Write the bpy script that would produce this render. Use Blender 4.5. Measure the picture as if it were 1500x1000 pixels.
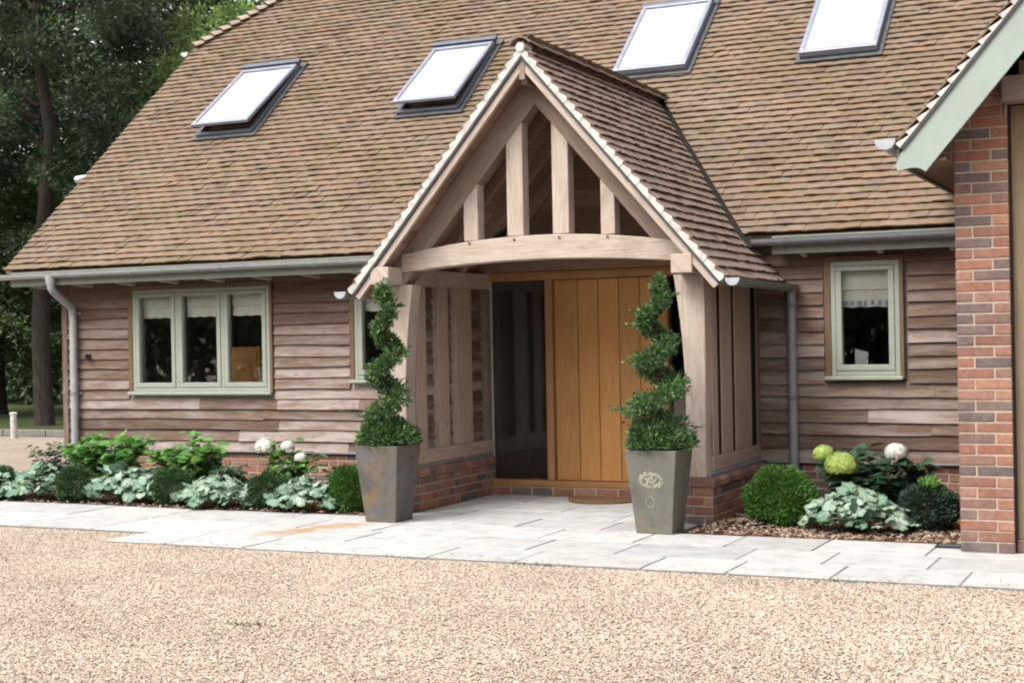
import bpy, bmesh, math, random
import numpy as np
from mathutils import Vector, Matrix
R = math.radians
scene = bpy.context.scene
for o in list(bpy.data.objects): bpy.data.objects.remove(o)

# ------------------------------------------------------------------ camera
cam = bpy.data.cameras.new('camera'); camo = bpy.data.objects.new('camera', cam)
scene.collection.objects.link(camo)
CAM = Vector((4.4051, -13.3254, 1.5348)); YAW, PIT, ROLL = R(25.3047), R(-0.0391), R(1.0787)
fw = Vector((-math.sin(YAW)*math.cos(PIT), math.cos(YAW)*math.cos(PIT), math.sin(PIT)))
rt = Vector((math.cos(YAW), math.sin(YAW), 0)); up = rt.cross(fw)
r2 = math.cos(ROLL)*rt - math.sin(ROLL)*up; u2 = math.sin(ROLL)*rt + math.cos(ROLL)*up
camo.matrix_world = Matrix(((r2.x, u2.x, -fw.x, CAM.x), (r2.y, u2.y, -fw.y, CAM.y), (r2.z, u2.z, -fw.z, CAM.z), (0, 0, 0, 1)))
cam.sensor_width = 36; cam.lens = 2150.35/1500*36; cam.clip_end = 500; cam.clip_start = .05
scene.camera = camo

# ------------------------------------------------------------------ sky, sun, exposure
SUN_EL, SUN_AZ = R(52), R(207)      # azimuth clockwise from +Y
w = bpy.data.worlds.new('World'); scene.world = w; w.use_nodes = True
nt = w.node_tree; bg = nt.nodes['Background']
sky = nt.nodes.new('ShaderNodeTexSky'); sky.sky_type = 'NISHITA'; sky.sun_disc = False
sky.sun_elevation = SUN_EL; sky.sun_rotation = SUN_AZ; sky.dust_density = 5; sky.air_density = 1.2
hsv = nt.nodes.new('ShaderNodeHueSaturation'); hsv.inputs['Saturation'].default_value = 0.16
nt.links.new(sky.outputs[0], hsv.inputs['Color']); nt.links.new(hsv.outputs[0], bg.inputs['Color'])
bg.inputs['Strength'].default_value = 0.15
sl = bpy.data.lights.new('sun', 'SUN'); sl.energy = .5; sl.angle = R(25); sl.color = (1, .96, .9)
so = bpy.data.objects.new('sun', sl); scene.collection.objects.link(so)
sd = Vector((math.sin(SUN_AZ)*math.cos(SUN_EL), math.cos(SUN_AZ)*math.cos(SUN_EL), math.sin(SUN_EL)))
so.rotation_euler = sd.to_track_quat('Z', 'Y').to_euler(); so.location = sd*40
vs = scene.view_settings; vs.view_transform = 'Standard'; vs.look = 'None'; vs.exposure = 1.52; vs.gamma = 1
scene.cycles.max_bounces = 8; scene.cycles.transparent_max_bounces = 12
scene.cycles.use_denoising = True
scene.cycles.pixel_filter_type = 'BLACKMAN_HARRIS'; scene.cycles.filter_width = 2.1

rnd = random.Random(7); rng = np.random.default_rng(11)

# ------------------------------------------------------------------ material helpers
class M:
    def __init__(s, name, rough=.8, spec=.3):
        s.m = bpy.data.materials.new(name); s.m.use_nodes = True; s.nt = s.m.node_tree
        s.b = s.nt.nodes['Principled BSDF']; s.out = s.nt.nodes['Material Output']
        s.b.inputs['Roughness'].default_value = rough; s.b.inputs['Specular IOR Level'].default_value = spec
    def n(s, t, **k):
        nd = s.nt.nodes.new('ShaderNode'+t)
        for a, v in k.items():
            if hasattr(nd, a) and a not in ('inputs',): setattr(nd, a, v)
        return nd
    def l(s, a, b): s.nt.links.new(a, b)
    def val(s, sock, v):
        if hasattr(v, 'is_linked') or isinstance(v, bpy.types.NodeSocket): s.l(v, sock)
        else: sock.default_value = v
    def math(s, op, a, b=0., clamp=False):
        nd = s.n('Math', operation=op); nd.use_clamp = clamp; s.val(nd.inputs[0], a); s.val(nd.inputs[1], b); return nd.outputs[0]
    def mix(s, f, a, b, blend='MIX'):
        nd = s.n('Mix', data_type='RGBA', blend_type=blend); s.val(nd.inputs[0], f)
        for i, v in ((6, a), (7, b)):
            if isinstance(v, tuple): nd.inputs[i].default_value = (*v[:3], 1)
            else: s.l(v, nd.inputs[i])
        return nd.outputs[2]
    def ramp(s, f, stops, interp='LINEAR'):
        nd = s.n('ValToRGB'); cr = nd.color_ramp; cr.interpolation = interp
        while len(cr.elements) < len(stops): cr.elements.new(.5)
        for e, (p, c) in zip(cr.elements, stops):
            e.position = p; e.color = (*c, 1) if isinstance(c, tuple) else (c, c, c, 1)
        s.l(f, nd.inputs[0]); return nd.outputs[0]
    def coord(s, which='Object', scale=(1, 1, 1), loc=(0, 0, 0)):
        tc = s.n('TexCoord'); mp = s.n('Mapping'); s.l(tc.outputs[which], mp.inputs[0])
        mp.inputs['Scale'].default_value = scale; mp.inputs['Location'].default_value = loc; return mp.outputs[0]
    def noise(s, vec, scale, detail=4, rough=.55, dist=0.):
        nd = s.n('TexNoise'); s.l(vec, nd.inputs['Vector']); nd.inputs['Scale'].default_value = scale
        nd.inputs['Detail'].default_value = detail; nd.inputs['Roughness'].default_value = rough; nd.inputs['Distortion'].default_value = dist
        return nd.outputs[0]
    def vor(s, vec, scale, out='Color', feature='F1', rand=1.):
        nd = s.n('TexVoronoi', feature=feature); s.l(vec, nd.inputs['Vector']); nd.inputs['Scale'].default_value = scale
        nd.inputs['Randomness'].default_value = rand; return nd.outputs[out]
    def island(s): return s.n('NewGeometry').outputs['Random Per Island']
    def bump(s, h, strength=.4, dist=.01):
        nd = s.n('Bump'); nd.inputs['Strength'].default_value = strength; nd.inputs['Distance'].default_value = dist
        s.l(h, nd.inputs['Height']); s.l(nd.outputs[0], s.b.inputs['Normal'])
    def col(s, c): s.val(s.b.inputs['Base Color'], c if not isinstance(c, tuple) else (*c, 1)); return s

def mk_wood(name, c_dark, c_mid, c_light, grey=(.36, .33, .31), greyamt=.35, rough=.85, grain=1., tint=.35, stain=0., sheltered=None):
    m = M(name, rough, .2)
    uv = m.coord('UV', (1.3, 26, 1)); g = m.noise(uv, 3, 6, .65, .6)
    uv2 = m.coord('UV', (1.1, 6.5, 1)); big = m.noise(uv2, 1.9, 5, .68)
    isl = m.island()
    c = m.ramp(g, [(.25, c_dark), (.5, c_mid), (.78, c_light)])
    f = m.ramp(m.math('ADD', big, m.math('MULTIPLY', isl, .22)), [(.5, 0.), (.78, 1.)])
    c = m.mix(m.math('MULTIPLY', f, greyamt), c, grey)
    t = m.ramp(isl, [(0., 1-tint), (1., 1+tint*.6)])
    c = m.mix(1., c, t, 'MULTIPLY')
    # knots and cracks
    cr = m.noise(m.coord('UV', (1.1, 55, 1)), 2.2, 3, .7, 1.2)
    c = m.mix(m.math('MULTIPLY', m.ramp(cr, [(.28, 1.), (.36, 0.)]), .55*grain), c, (.07, .05, .04))
    if grain >= .9:      # knots: small dark eyes a hand or two apart
        kv = m.coord('UV', (1.15, 6.3, 1)); kd = m.n('TexVoronoi'); m.l(kv, kd.inputs['Vector']); kd.inputs['Scale'].default_value = 1.6
        c = m.mix(m.math('MULTIPLY', m.ramp(kd.outputs['Distance'], [(.035, 1.), (.085, 0.)]), .8), c, (.045, .03, .022))
    if stain:
        st = m.noise(m.coord('Object', (1, 1, 1)), 2.3, 5, .65)
        c = m.mix(m.math('MULTIPLY', m.ramp(st, [(.54, 0.), (.72, 1.)]), stain), c, (.075, .06, .06))
    if sheltered:      # less bleached where the eaves keep the rain off: follows the boards' height with a ragged edge
        sp = m.n('SeparateXYZ'); m.l(m.coord('Object'), sp.inputs[0])
        hz = m.math('ADD', sp.outputs[2], m.math('MULTIPLY', m.math('SUBTRACT', m.noise(m.coord('Object', (.9, .9, 2.5)), 1.6, 4, .6), .5), 1.1))
        hz = m.math('ADD', hz, m.math('MULTIPLY', isl, .35))
        c = m.mix(m.ramp(m.math('MULTIPLY', hz, .3333), [(.5, 0.), (.82, .8)]), c, m.mix(g, tuple(k*.6 for k in sheltered), tuple(k*1.7 for k in sheltered)))
    m.col(c); m.bump(g, .5*grain, .006); return m.m

def mk_plain(name, c, rough=.6, spec=.3, metal=0., var=.12, scale=6):
    m = M(name, rough, spec); n = m.noise(m.coord('Object'), scale, 5, .6)
    a = tuple(x*(1-var) for x in c); b = tuple(min(1, x*(1+var)) for x in c)
    m.col(m.ramp(n, [(.3, a), (.7, b)])); m.b.inputs['Metallic'].default_value = metal
    rg = m.ramp(n, [(.3, rough*.85), (.7, min(1, rough*1.15))]); m.l(rg, m.b.inputs['Roughness']); return m.m

def mk_tiles(name, cols, moss=.5, mosscol=(.105, .10, .03), pale=.35):
    m = M(name, .9, .15); isl = m.island(); ob = m.coord('Object')
    c = m.ramp(isl, [(i/(len(cols)-1), k) for i, k in enumerate(cols)])
    n = m.noise(ob, 22, 5, .7); c = m.mix(1., c, m.ramp(n, [(.25, .7), (.75, 1.22)]), 'MULTIPLY')
    big = m.noise(m.coord('Object', (.6, .6, .6)), 2.1, 6, .7)
    c = m.mix(m.math('MULTIPLY', m.ramp(m.noise(m.coord('Object', (1, 1, 1), (7, 3, 1)), .9, 6, .72), [(.45, 0.), (.68, 1.)]), .45), c, tuple(k*.95 for k in cols[min(5, len(cols)-1)]))
    c = m.mix(m.math('MULTIPLY', m.ramp(big, [(.38, 0.), (.7, 1.)]), pale), c, (.228, .178, .135))
    ms = m.math('MULTIPLY', m.noise(ob, 1.5, 5, .7), m.math('ADD', m.noise(ob, 9, 4, .7), .45))
    c = m.mix(m.math('MULTIPLY', m.ramp(ms, [(.44, 0.), (.60, 1.)]), moss), c, mosscol)
    m.col(c); m.bump(n, .5, .006); return m.m

def mk_brick(name):
    m = M(name, .9, .15); isl = m.island(); ob = m.coord('Object')
    c = m.ramp(isl, [(0, (.215, .09, .06)), (.2, (.265, .122, .08)), (.38, (.18, .088, .064)), (.52, (.29, .15, .10)), (.64, (.175, .105, .083)),
                     (.76, (.125, .095, .086)), (.9, (.105, .086, .083)), (1, (.235, .108, .07))])
    n = m.noise(ob, 34, 5, .7); c = m.mix(1., c, m.ramp(n, [(.25, .65), (.75, 1.3)]), 'MULTIPLY')
    st = m.noise(ob, 5, 4, .6); c = m.mix(m.math('MULTIPLY', m.ramp(st, [(.5, 0.), (.8, 1.)]), .4), c, (.27, .205, .17))
    m.col(c); m.bump(n, .6, .005); return m.m

def mk_leaf(name, cols, trans=.25, rough=.5, spec=.35, clump=None):
    m = M(name, rough, spec); isl = m.island()
    c = m.ramp(isl, [(i/(len(cols)-1), k) for i, k in enumerate(cols)])
    n = m.noise(m.coord('Object'), clump or 3.5, 3); c = m.mix(1., c, m.ramp(n, [(.3, .7), (.7, 1.25)] if not clump else [(.38, .3), (.54, .8), (.7, 2.4)]), 'MULTIPLY')  # clump noise paints lit and shaded patches of the crown into leaf colour
    m.col(c)
    t = m.n('BsdfTranslucent'); m.l(c, t.inputs[0]); mx = m.n('MixShader'); mx.inputs[0].default_value = trans
    m.l(m.b.outputs[0], mx.inputs[1]); m.l(t.outputs[0], mx.inputs[2]); m.l(mx.outputs[0], m.out.inputs[0]); return m.m

def mk_glass(name, tint=.85, ior=1.5):
    m = M(name); m.nt.nodes.remove(m.b)
    tr = m.n('BsdfTransparent'); tr.inputs[0].default_value = (tint, tint*1.01, tint, 1)
    gl = m.n('BsdfGlossy'); gl.inputs['Roughness'].default_value = .015; gl.inputs[0].default_value = (.95, .97, 1, 1)
    fr = m.n('Fresnel'); fr.inputs[0].default_value = ior
    nb = m.n('Bump'); nb.inputs['Strength'].default_value = .03; nb.inputs['Distance'].default_value = .02
    m.l(m.noise(m.coord('Object'), 1.6, 1), nb.inputs['Height']); m.l(nb.outputs[0], gl.inputs['Normal'])
    mx = m.n('MixShader'); m.l(fr.outputs[0], mx.inputs[0]); m.l(tr.outputs[0], mx.inputs[1]); m.l(gl.outputs[0], mx.inputs[2])
    m.l(mx.outputs[0], m.out.inputs[0]); return m.m

MT = {}
MT['boards'] = mk_wood('weathered_boards', (.08, .05, .034), (.16, .10, .068), (.225, .155, .112), (.30, .258, .232), .85, tint=.38, stain=.5, sheltered=(.095, .05, .036))
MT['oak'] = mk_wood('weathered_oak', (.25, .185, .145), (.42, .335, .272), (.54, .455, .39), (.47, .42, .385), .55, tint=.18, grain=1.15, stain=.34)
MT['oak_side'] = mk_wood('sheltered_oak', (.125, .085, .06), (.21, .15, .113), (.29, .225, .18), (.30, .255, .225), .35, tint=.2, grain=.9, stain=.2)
MT['oak_mid'] = mk_wood('oak_studs', (.22, .158, .12), (.375, .28, .215), (.49, .39, .32), (.44, .375, .33), .4, tint=.2, grain=1., stain=.25)
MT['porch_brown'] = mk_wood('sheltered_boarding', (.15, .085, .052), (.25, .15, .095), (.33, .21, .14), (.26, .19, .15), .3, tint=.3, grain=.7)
MT['oak_dark'] = mk_wood('dark_oak', (.085, .048, .03), (.135, .08, .05), (.19, .12, .08), (.16, .12, .1), .3, tint=.3, grain=.7)
MT['oak_trim'] = mk_wood('oak_trim', (.07, .04, .022), (.125, .072, .04), (.17, .105, .06), (.17, .125, .095), .3, tint=.12, grain=.6)
MT['door'] = mk_wood('oiled_oak', (.33, .155, .05), (.49, .25, .085), (.57, .325, .13), (.41, .175, .06), .55, rough=.5, grain=.3, tint=.26)
MT['frame_oak'] = mk_wood('frame_oak', (.22, .10, .035), (.31, .155, .06), (.38, .2, .085), (.3, .18, .1), .2, rough=.6, grain=.35, tint=.12)
MT['ply'] = mk_wood('panel_wood', (.12, .08, .045), (.185, .13, .075), (.24, .175, .11), (.2, .165, .13), .4, grain=.5, tint=.1)
MT['tiles'] = mk_tiles('roof_tiles', [(.14, .092, .06), (.172, .12, .083), (.155, .112, .082), (.188, .134, .094), (.13, .097, .078), (.195, .118, .076), (.165, .123, .093), (.12, .08, .06), (.175, .126, .084)], .3)
MT['tiles_porch'] = mk_tiles('porch_tiles', [(.17, .11, .085), (.205, .145, .115), (.185, .135, .113), (.215, .15, .118), (.16, .115, .098), (.195, .135, .11)], .12, pale=.3)
MT['brick'] = mk_brick('brick')
MT['mortar'] = mk_plain('mortar', (.37, .285, .23), .95, .1, scale=30)
MT['white_mortar'] = mk_plain('white_mortar', (.45, .425, .385), .95, .1, var=.3, scale=14)
MT['sage'] = mk_plain('sage_paint', (.265, .283, .232), .45, .4, var=.06)
MT['sage_barge'] = mk_plain('pale_green_paint', (.255, .30, .262), .5, .35, var=.06, scale=3)
MT['fascia'] = mk_plain('fascia_paint', (.19, .20, .16), .55, .3, var=.08)
MT['steel'] = mk_plain('galvanised_steel', (.38, .39, .405), .42, .5, .35, .1, 9)
MT['zinc'] = mk_plain('zinc_dull', (.24, .245, .26), .5, .5, .3, .1, 9)
MT['gutter_dark'] = mk_plain('gutter_green_grey', (.16, .175, .17), .5, .4, .2)
MT['lead'] = mk_plain('lead', (.19, .2, .215), .6, .4, .3, .2, 7)
MT['lead_dark'] = mk_plain('lead_dark', (.085, .088, .09), .65, .3, .2, .3, 9)
MT['hip_tile'] = mk_tiles('hip_tiles', [(.25, .19, .145), (.33, .27, .22), (.28, .2, .15), (.36, .30, .25)], .1)
MT['moss_dark'] = mk_plain('valley_lining', (.017, .017, .013), .9, .1, 0, .4, 12)
MT['rw_frame'] = mk_plain('roof_window_metal', (.09, .10, .125), .4, .5, .4, .1)
MT['rw_light'] = mk_plain('roof_window_trim', (.25, .265, .32), .35, .5, .5, .1)
MT['dark'] = mk_plain('dark_lining_and_shade', (.02, .018, .016), .9, .1)  # near black for hidden backings, also painted shade in grooves and reveal
MT['slate_dark'] = mk_plain('undercloak_slate', (.06, .06, .062), .8, .2)
MT['interior'] = mk_plain('interior_plaster', (.5, .46, .40), .9, .1)
MT['blind'] = mk_plain('blind_fabric', (.66, .64, .55), .9, .1, 0, .06, 40)
MT['white'] = mk_plain('white_card', (.7, .68, .64), .8, .2)
MT['blue_print'] = mk_plain('blue_print', (.25, .27, .45), .9, .1)
MT['black'] = mk_plain('black_metal', (.02, .02, .022), .5, .4)
MT['amber_wood'] = mk_plain('amber_wood', (.42, .2, .055), .5, .3, 0, .2, 5)
MT['glass'] = mk_glass('window_glass', .95)
MT['glass_door'] = mk_glass('door_glass', .85, 1.75)
m = M('roof_glass', .06, .5); m.col((.96, .965, .97)); m.b.inputs['Metallic'].default_value = 1.; MT['roof_glass'] = m.m
m = M('coir', .95, .1); n = m.noise(m.coord('Object'), 160, 3); m.col(m.ramp(n, [(.3, (.10, .055, .03)), (.7, (.24, .14, .085))])); m.bump(n, .8, .01); MT['coir'] = m.m
m = M('soil', .95, .1); n = m.noise(m.coord('Object'), 40, 6, .7); m.col(m.ramp(n, [(.3, (.05, .032, .022)), (.7, (.16, .105, .075))])); m.bump(n, 1., .03); MT['soil'] = m.m
m = M('bark_chip', .9, .1); m.col(m.ramp(m.island(), [(0, (.10, .06, .04)), (.35, (.19, .125, .085)), (.7, (.28, .20, .145)), (1, (.38, .30, .24))])); MT['bark_chip'] = m.m
m = M('bark', .95, .1); n = m.noise(m.coord('Object', (6, 6, 1.2)), 3, 6, .7); m.col(m.ramp(n, [(.3, (.016, .013, .011)), (.7, (.05, .042, .034))])); m.bump(n, 1., .04); MT['bark'] = m.m
m = M('lawn', .9, .15); ob = m.coord('Object'); n = m.noise(ob, 30, 5, .7); n2 = m.noise(ob, .7, 4)
m.col(m.mix(m.ramp(n2, [(.35, 0.), (.7, .7)]), m.ramp(n, [(.3, (.025, .045, .012)), (.7, (.06, .09, .025))]), (.08, .08, .035))); m.bump(n, 1., .04); MT['lawn'] = m.m

def mk_gravel(name, inst):
    m = M(name, .85, .25)
    cols = [(0, (.225, .175, .135)), (.12, (.315, .24, .175)), (.26, (.385, .298, .222)), (.4, (.42, .34, .27)), (.54, (.335, .275, .225)), (.66, (.45, .378, .31)), (.78, (.375, .27, .187)), (.9, (.49, .445, .385)), (1, (.265, .238, .212))]
    ob = m.coord('Object')
    if inst:
        f = m.n('ObjectInfo').outputs['Random']; c = m.ramp(f, cols)
        gp = m.n('NewGeometry').outputs['Position']
        c = m.mix(1., c, m.ramp(m.noise(gp, 1.1, 5, .65), [(.3, .84), (.7, 1.1)]), 'MULTIPLY')
        c = m.mix(m.ramp(m.noise(gp, 6, 4, .7), [(.58, 0.), (.75, .4)]), c, (.29, .215, .15))
    else:
        v = m.vor(ob, 80); sep = m.n('SeparateColor'); m.l(v, sep.inputs[0]); f = sep.outputs[0]
        c = m.ramp(f, cols)
        d = m.vor(ob, 80, 'Distance'); c = m.mix(m.ramp(d, [(.4, 0.), (.8, .45)]), c, (.25, .195, .135))
        big = m.noise(ob, .55, 5, .6); c = m.mix(1., c, m.ramp(big, [(.3, .86), (.7, 1.1)]), 'MULTIPLY')
        m.bump(m.math('SUBTRACT', 1., d), .9, .02)
    m.col(c); return m.m
MT['gravel'] = mk_gravel('gravel_bed', False); MT['pebble'] = mk_gravel('pebble', True)

m = M('sandstone_paving', .8, .25); ob = m.coord('Object'); isl = m.island()
n = m.noise(ob, 5, 6, .65); n2 = m.noise(ob, 60, 3)
c = m.ramp(isl, [(0, (.325, .317, .30)), (.3, (.395, .387, .37)), (.55, (.355, .352, .342)), (.8, (.41, .40, .378)), (1, (.31, .308, .302))])
c = m.mix(1., c, m.ramp(n, [(.25, .66), (.5, .96), (.7, 1.06)]), 'MULTIPLY'); c = m.mix(1., c, m.ramp(n2, [(.3, .94), (.7, 1.04)]), 'MULTIPLY')
sp = m.n('SeparateXYZ'); m.l(ob, sp.inputs[0])     # iron stain that weeps across the flags by the left planter
# distance from the stain's axis (from (-2.56,-3.46) to (-2.15,-2.58))
wob = m.math('MULTIPLY', m.math('SUBTRACT', m.noise(ob, 4.5, 6, .7), .5), .75)
dx = m.math('ADD', m.math('MULTIPLY', m.math('ADD', sp.outputs[0], 2.33), .906), m.math('MULTIPLY', m.math('ADD', sp.outputs[1], 2.97), -.423))
dd = m.math('ABSOLUTE', m.math('ADD', dx, wob))
al = m.math('ABSOLUTE', m.math('ADD', m.math('MULTIPLY', m.math('ADD', sp.outputs[0], 2.33), .423), m.math('MULTIPLY', m.math('ADD', sp.outputs[1], 2.97), .906)))
f = m.math('MULTIPLY', m.ramp(dd, [(.04, 1.), (.22, 0.)]), m.ramp(al, [(.35, 1.), (.62, 0.)]))
c = m.mix(m.math('MULTIPLY', f, .75), c, (.30, .165, .07))
m.col(c); m.bump(n, .25, .01); MT['paving'] = m.m
MT['joint'] = mk_plain('paving_joint', (.17, .16, .145), .95, .1, 0, .25, 20)

m = M('slate_pot', .62, .35); ob = m.coord('Object')
n = m.noise(ob, 3.2, 6, .65, .8); n2 = m.noise(m.coord('Object', (1, 1, 1), (3.1, 1.7, .4)), 2.4, 5, .6, 1.)
c = m.ramp(n, [(.28, (.045, .044, .047)), (.45, (.092, .083, .072)), (.6, (.12, .10, .078)), (.78, (.068, .062, .054))])
c = m.mix(m.ramp(n2, [(.55, 0.), (.7, .6)]), c, (.19, .115, .055))
c = m.mix(m.ramp(m.noise(m.coord('Object', (1, 1, 1), (9, 2, 5)), 2.8, 4), [(.58, 0.), (.72, .7)]), c, (.10, .125, .17))
m.col(c); m.bump(n, .3, .01); MT['slate'] = m.m
m = M('slate_pot_grey', .55, .4); ob = m.coord('Object'); n = m.noise(ob, 4, 6, .65, .6)
c = m.ramp(n, [(.28, (.068, .067, .057)), (.5, (.118, .113, .093)), (.75, (.15, .133, .102))]); n2 = m.noise(m.coord('Object', (1, 1, 1), (5, 1, 2)), 2.6, 5, .6, .8)
c = m.mix(m.ramp(n2, [(.56, 0.), (.72, .6)]), c, (.2, .125, .06)); m.col(c); m.bump(n, .3, .01); MT['slate_grey'] = m.m
MT['emblem'] = mk_plain('emblem_cream', (.27, .25, .185), .7, .2, 0, .35, 30)

MT['yew'] = mk_leaf('topiary_leaf', [(.022, .055, .018), (.05, .12, .03), (.09, .175, .05), (.17, .28, .10), (.035, .08, .032), (.065, .14, .042)], .3)
MT['box'] = mk_leaf('box_leaf', [(.03, .085, .012), (.06, .15, .022), (.09, .20, .035), (.05, .12, .02)], .25)
MT['box_dark'] = mk_leaf('box_leaf_dark', [(.02, .05, .016), (.04, .085, .026), (.06, .12, .035), (.03, .065, .02)], .2)
MT['darkshrub'] = mk_leaf('dark_shrub_leaf', [(.018, .035, .022), (.035, .06, .036), (.05, .085, .045), (.025, .05, .03)], .15)
MT['fresh'] = mk_leaf('fresh_leaf', [(.12, .30, .05), (.18, .38, .08)], .35)
MT['hyd'] = mk_leaf('hydrangea_leaf', [(.05, .15, .025), (.10, .25, .045), (.15, .32, .065), (.07, .18, .05)], .35)
MT['hyd_dark'] = mk_leaf('hydrangea_leaf_dark', [(.018, .045, .022), (.03, .075, .03), (.045, .10, .045), (.025, .06, .035)], .2)
MT['rhodo'] = mk_leaf('rhododendron_leaf', [(.02, .04, .018), (.045, .07, .03), (.07, .10, .045), (.03, .05, .025)], .15)
MT['stem'] = mk_plain('stem', (.12, .10, .045), .8, .2)
MT['petal_white'] = mk_leaf('white_petal', [(.55, .54, .47), (.68, .67, .61), (.46, .46, .37)], .2, .7)
MT['petal_lime'] = mk_leaf('lime_petal', [(.27, .36, .07), (.36, .44, .11), (.22, .31, .055), (.42, .48, .16)], .3, .7)
MT['tree_a'] = mk_leaf('tree_leaf', [(.022, .045, .014), (.04, .075, .02), (.06, .105, .028), (.085, .135, .04), (.03, .06, .018)], .3, clump=.75)
MT['tree_b'] = mk_leaf('conifer_leaf', [(.018, .036, .015), (.032, .06, .022), (.05, .085, .03), (.026, .05, .02)], .25, clump=.7)
MT['tree_c'] = mk_leaf('bright_leaf', [(.05, .09, .018), (.08, .135, .026), (.12, .185, .045), (.06, .105, .025)], .35, clump=.8)
m = M('brunnera_leaf', .6, .3); uv = m.coord('UV'); sp = m.n('SeparateXYZ'); m.l(uv, sp.inputs[0])
n = m.noise(uv, 9, 4, .6, .6); rad = sp.outputs[1]
veins = m.math('ABSOLUTE', m.math('SINE', m.math('MULTIPLY', sp.outputs[0], 26.)))
sil = m.math('MULTIPLY', m.ramp(m.math('ADD', rad, m.math('MULTIPLY', m.math('SUBTRACT', n, .5), .5)), [(.72, 1.), (.98, 0.)]), m.ramp(veins, [(.1, .35), (.4, 1.)]))
g = m.ramp(m.island(), [(0, (.035, .09, .035)), (.5, (.06, .13, .05)), (1, (.09, .17, .06))])
sv = m.ramp(m.island(), [(0, (.13, .215, .15)), (.5, (.235, .32, .24)), (1, (.37, .44, .36))])
c = m.mix(sil, g, sv); m.col(c); t = m.n('BsdfTranslucent'); m.l(c, t.inputs[0]); mx = m.n('MixShader'); mx.inputs[0].default_value = .2
m.l(m.b.outputs[0], mx.inputs[1]); m.l(t.outputs[0], mx.inputs[2]); m.l(mx.outputs[0], m.out.inputs[0]); MT['brunnera'] = m.m

m = M('stray', .85, .25); m.col(m.ramp(m.island(), [(0, (.22, .17, .13)), (.4, (.40, .31, .23)), (.8, (.46, .39, .32)), (1, (.3, .22, .16))])); MT['stray'] = m.m

# ------------------------------------------------------------------ object helpers
WORLD = {}
def place(o, parent, local):
    scene.collection.objects.link(o)
    base = WORLD.get(parent.name, Vector()) if parent else Vector()
    if parent: o.parent = parent
    if local: WORLD[o.name] = base.copy()
    else: o.location = -base if parent else Vector(); WORLD[o.name] = Vector()
def thing(name, label, cat, loc=(0, 0, 0), group=None):
    o = bpy.data.objects.new(name, None); scene.collection.objects.link(o); o.location = loc; o.empty_display_size = .2
    WORLD[o.name] = Vector(loc); return tag(o, label, cat, group)
def tag(o, label=None, cat=None, group=None, kind=None):
    if label: o['label'] = label
    if cat: o['category'] = cat
    if group: o['group'] = group
    if kind: o['kind'] = kind
    return o

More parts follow.
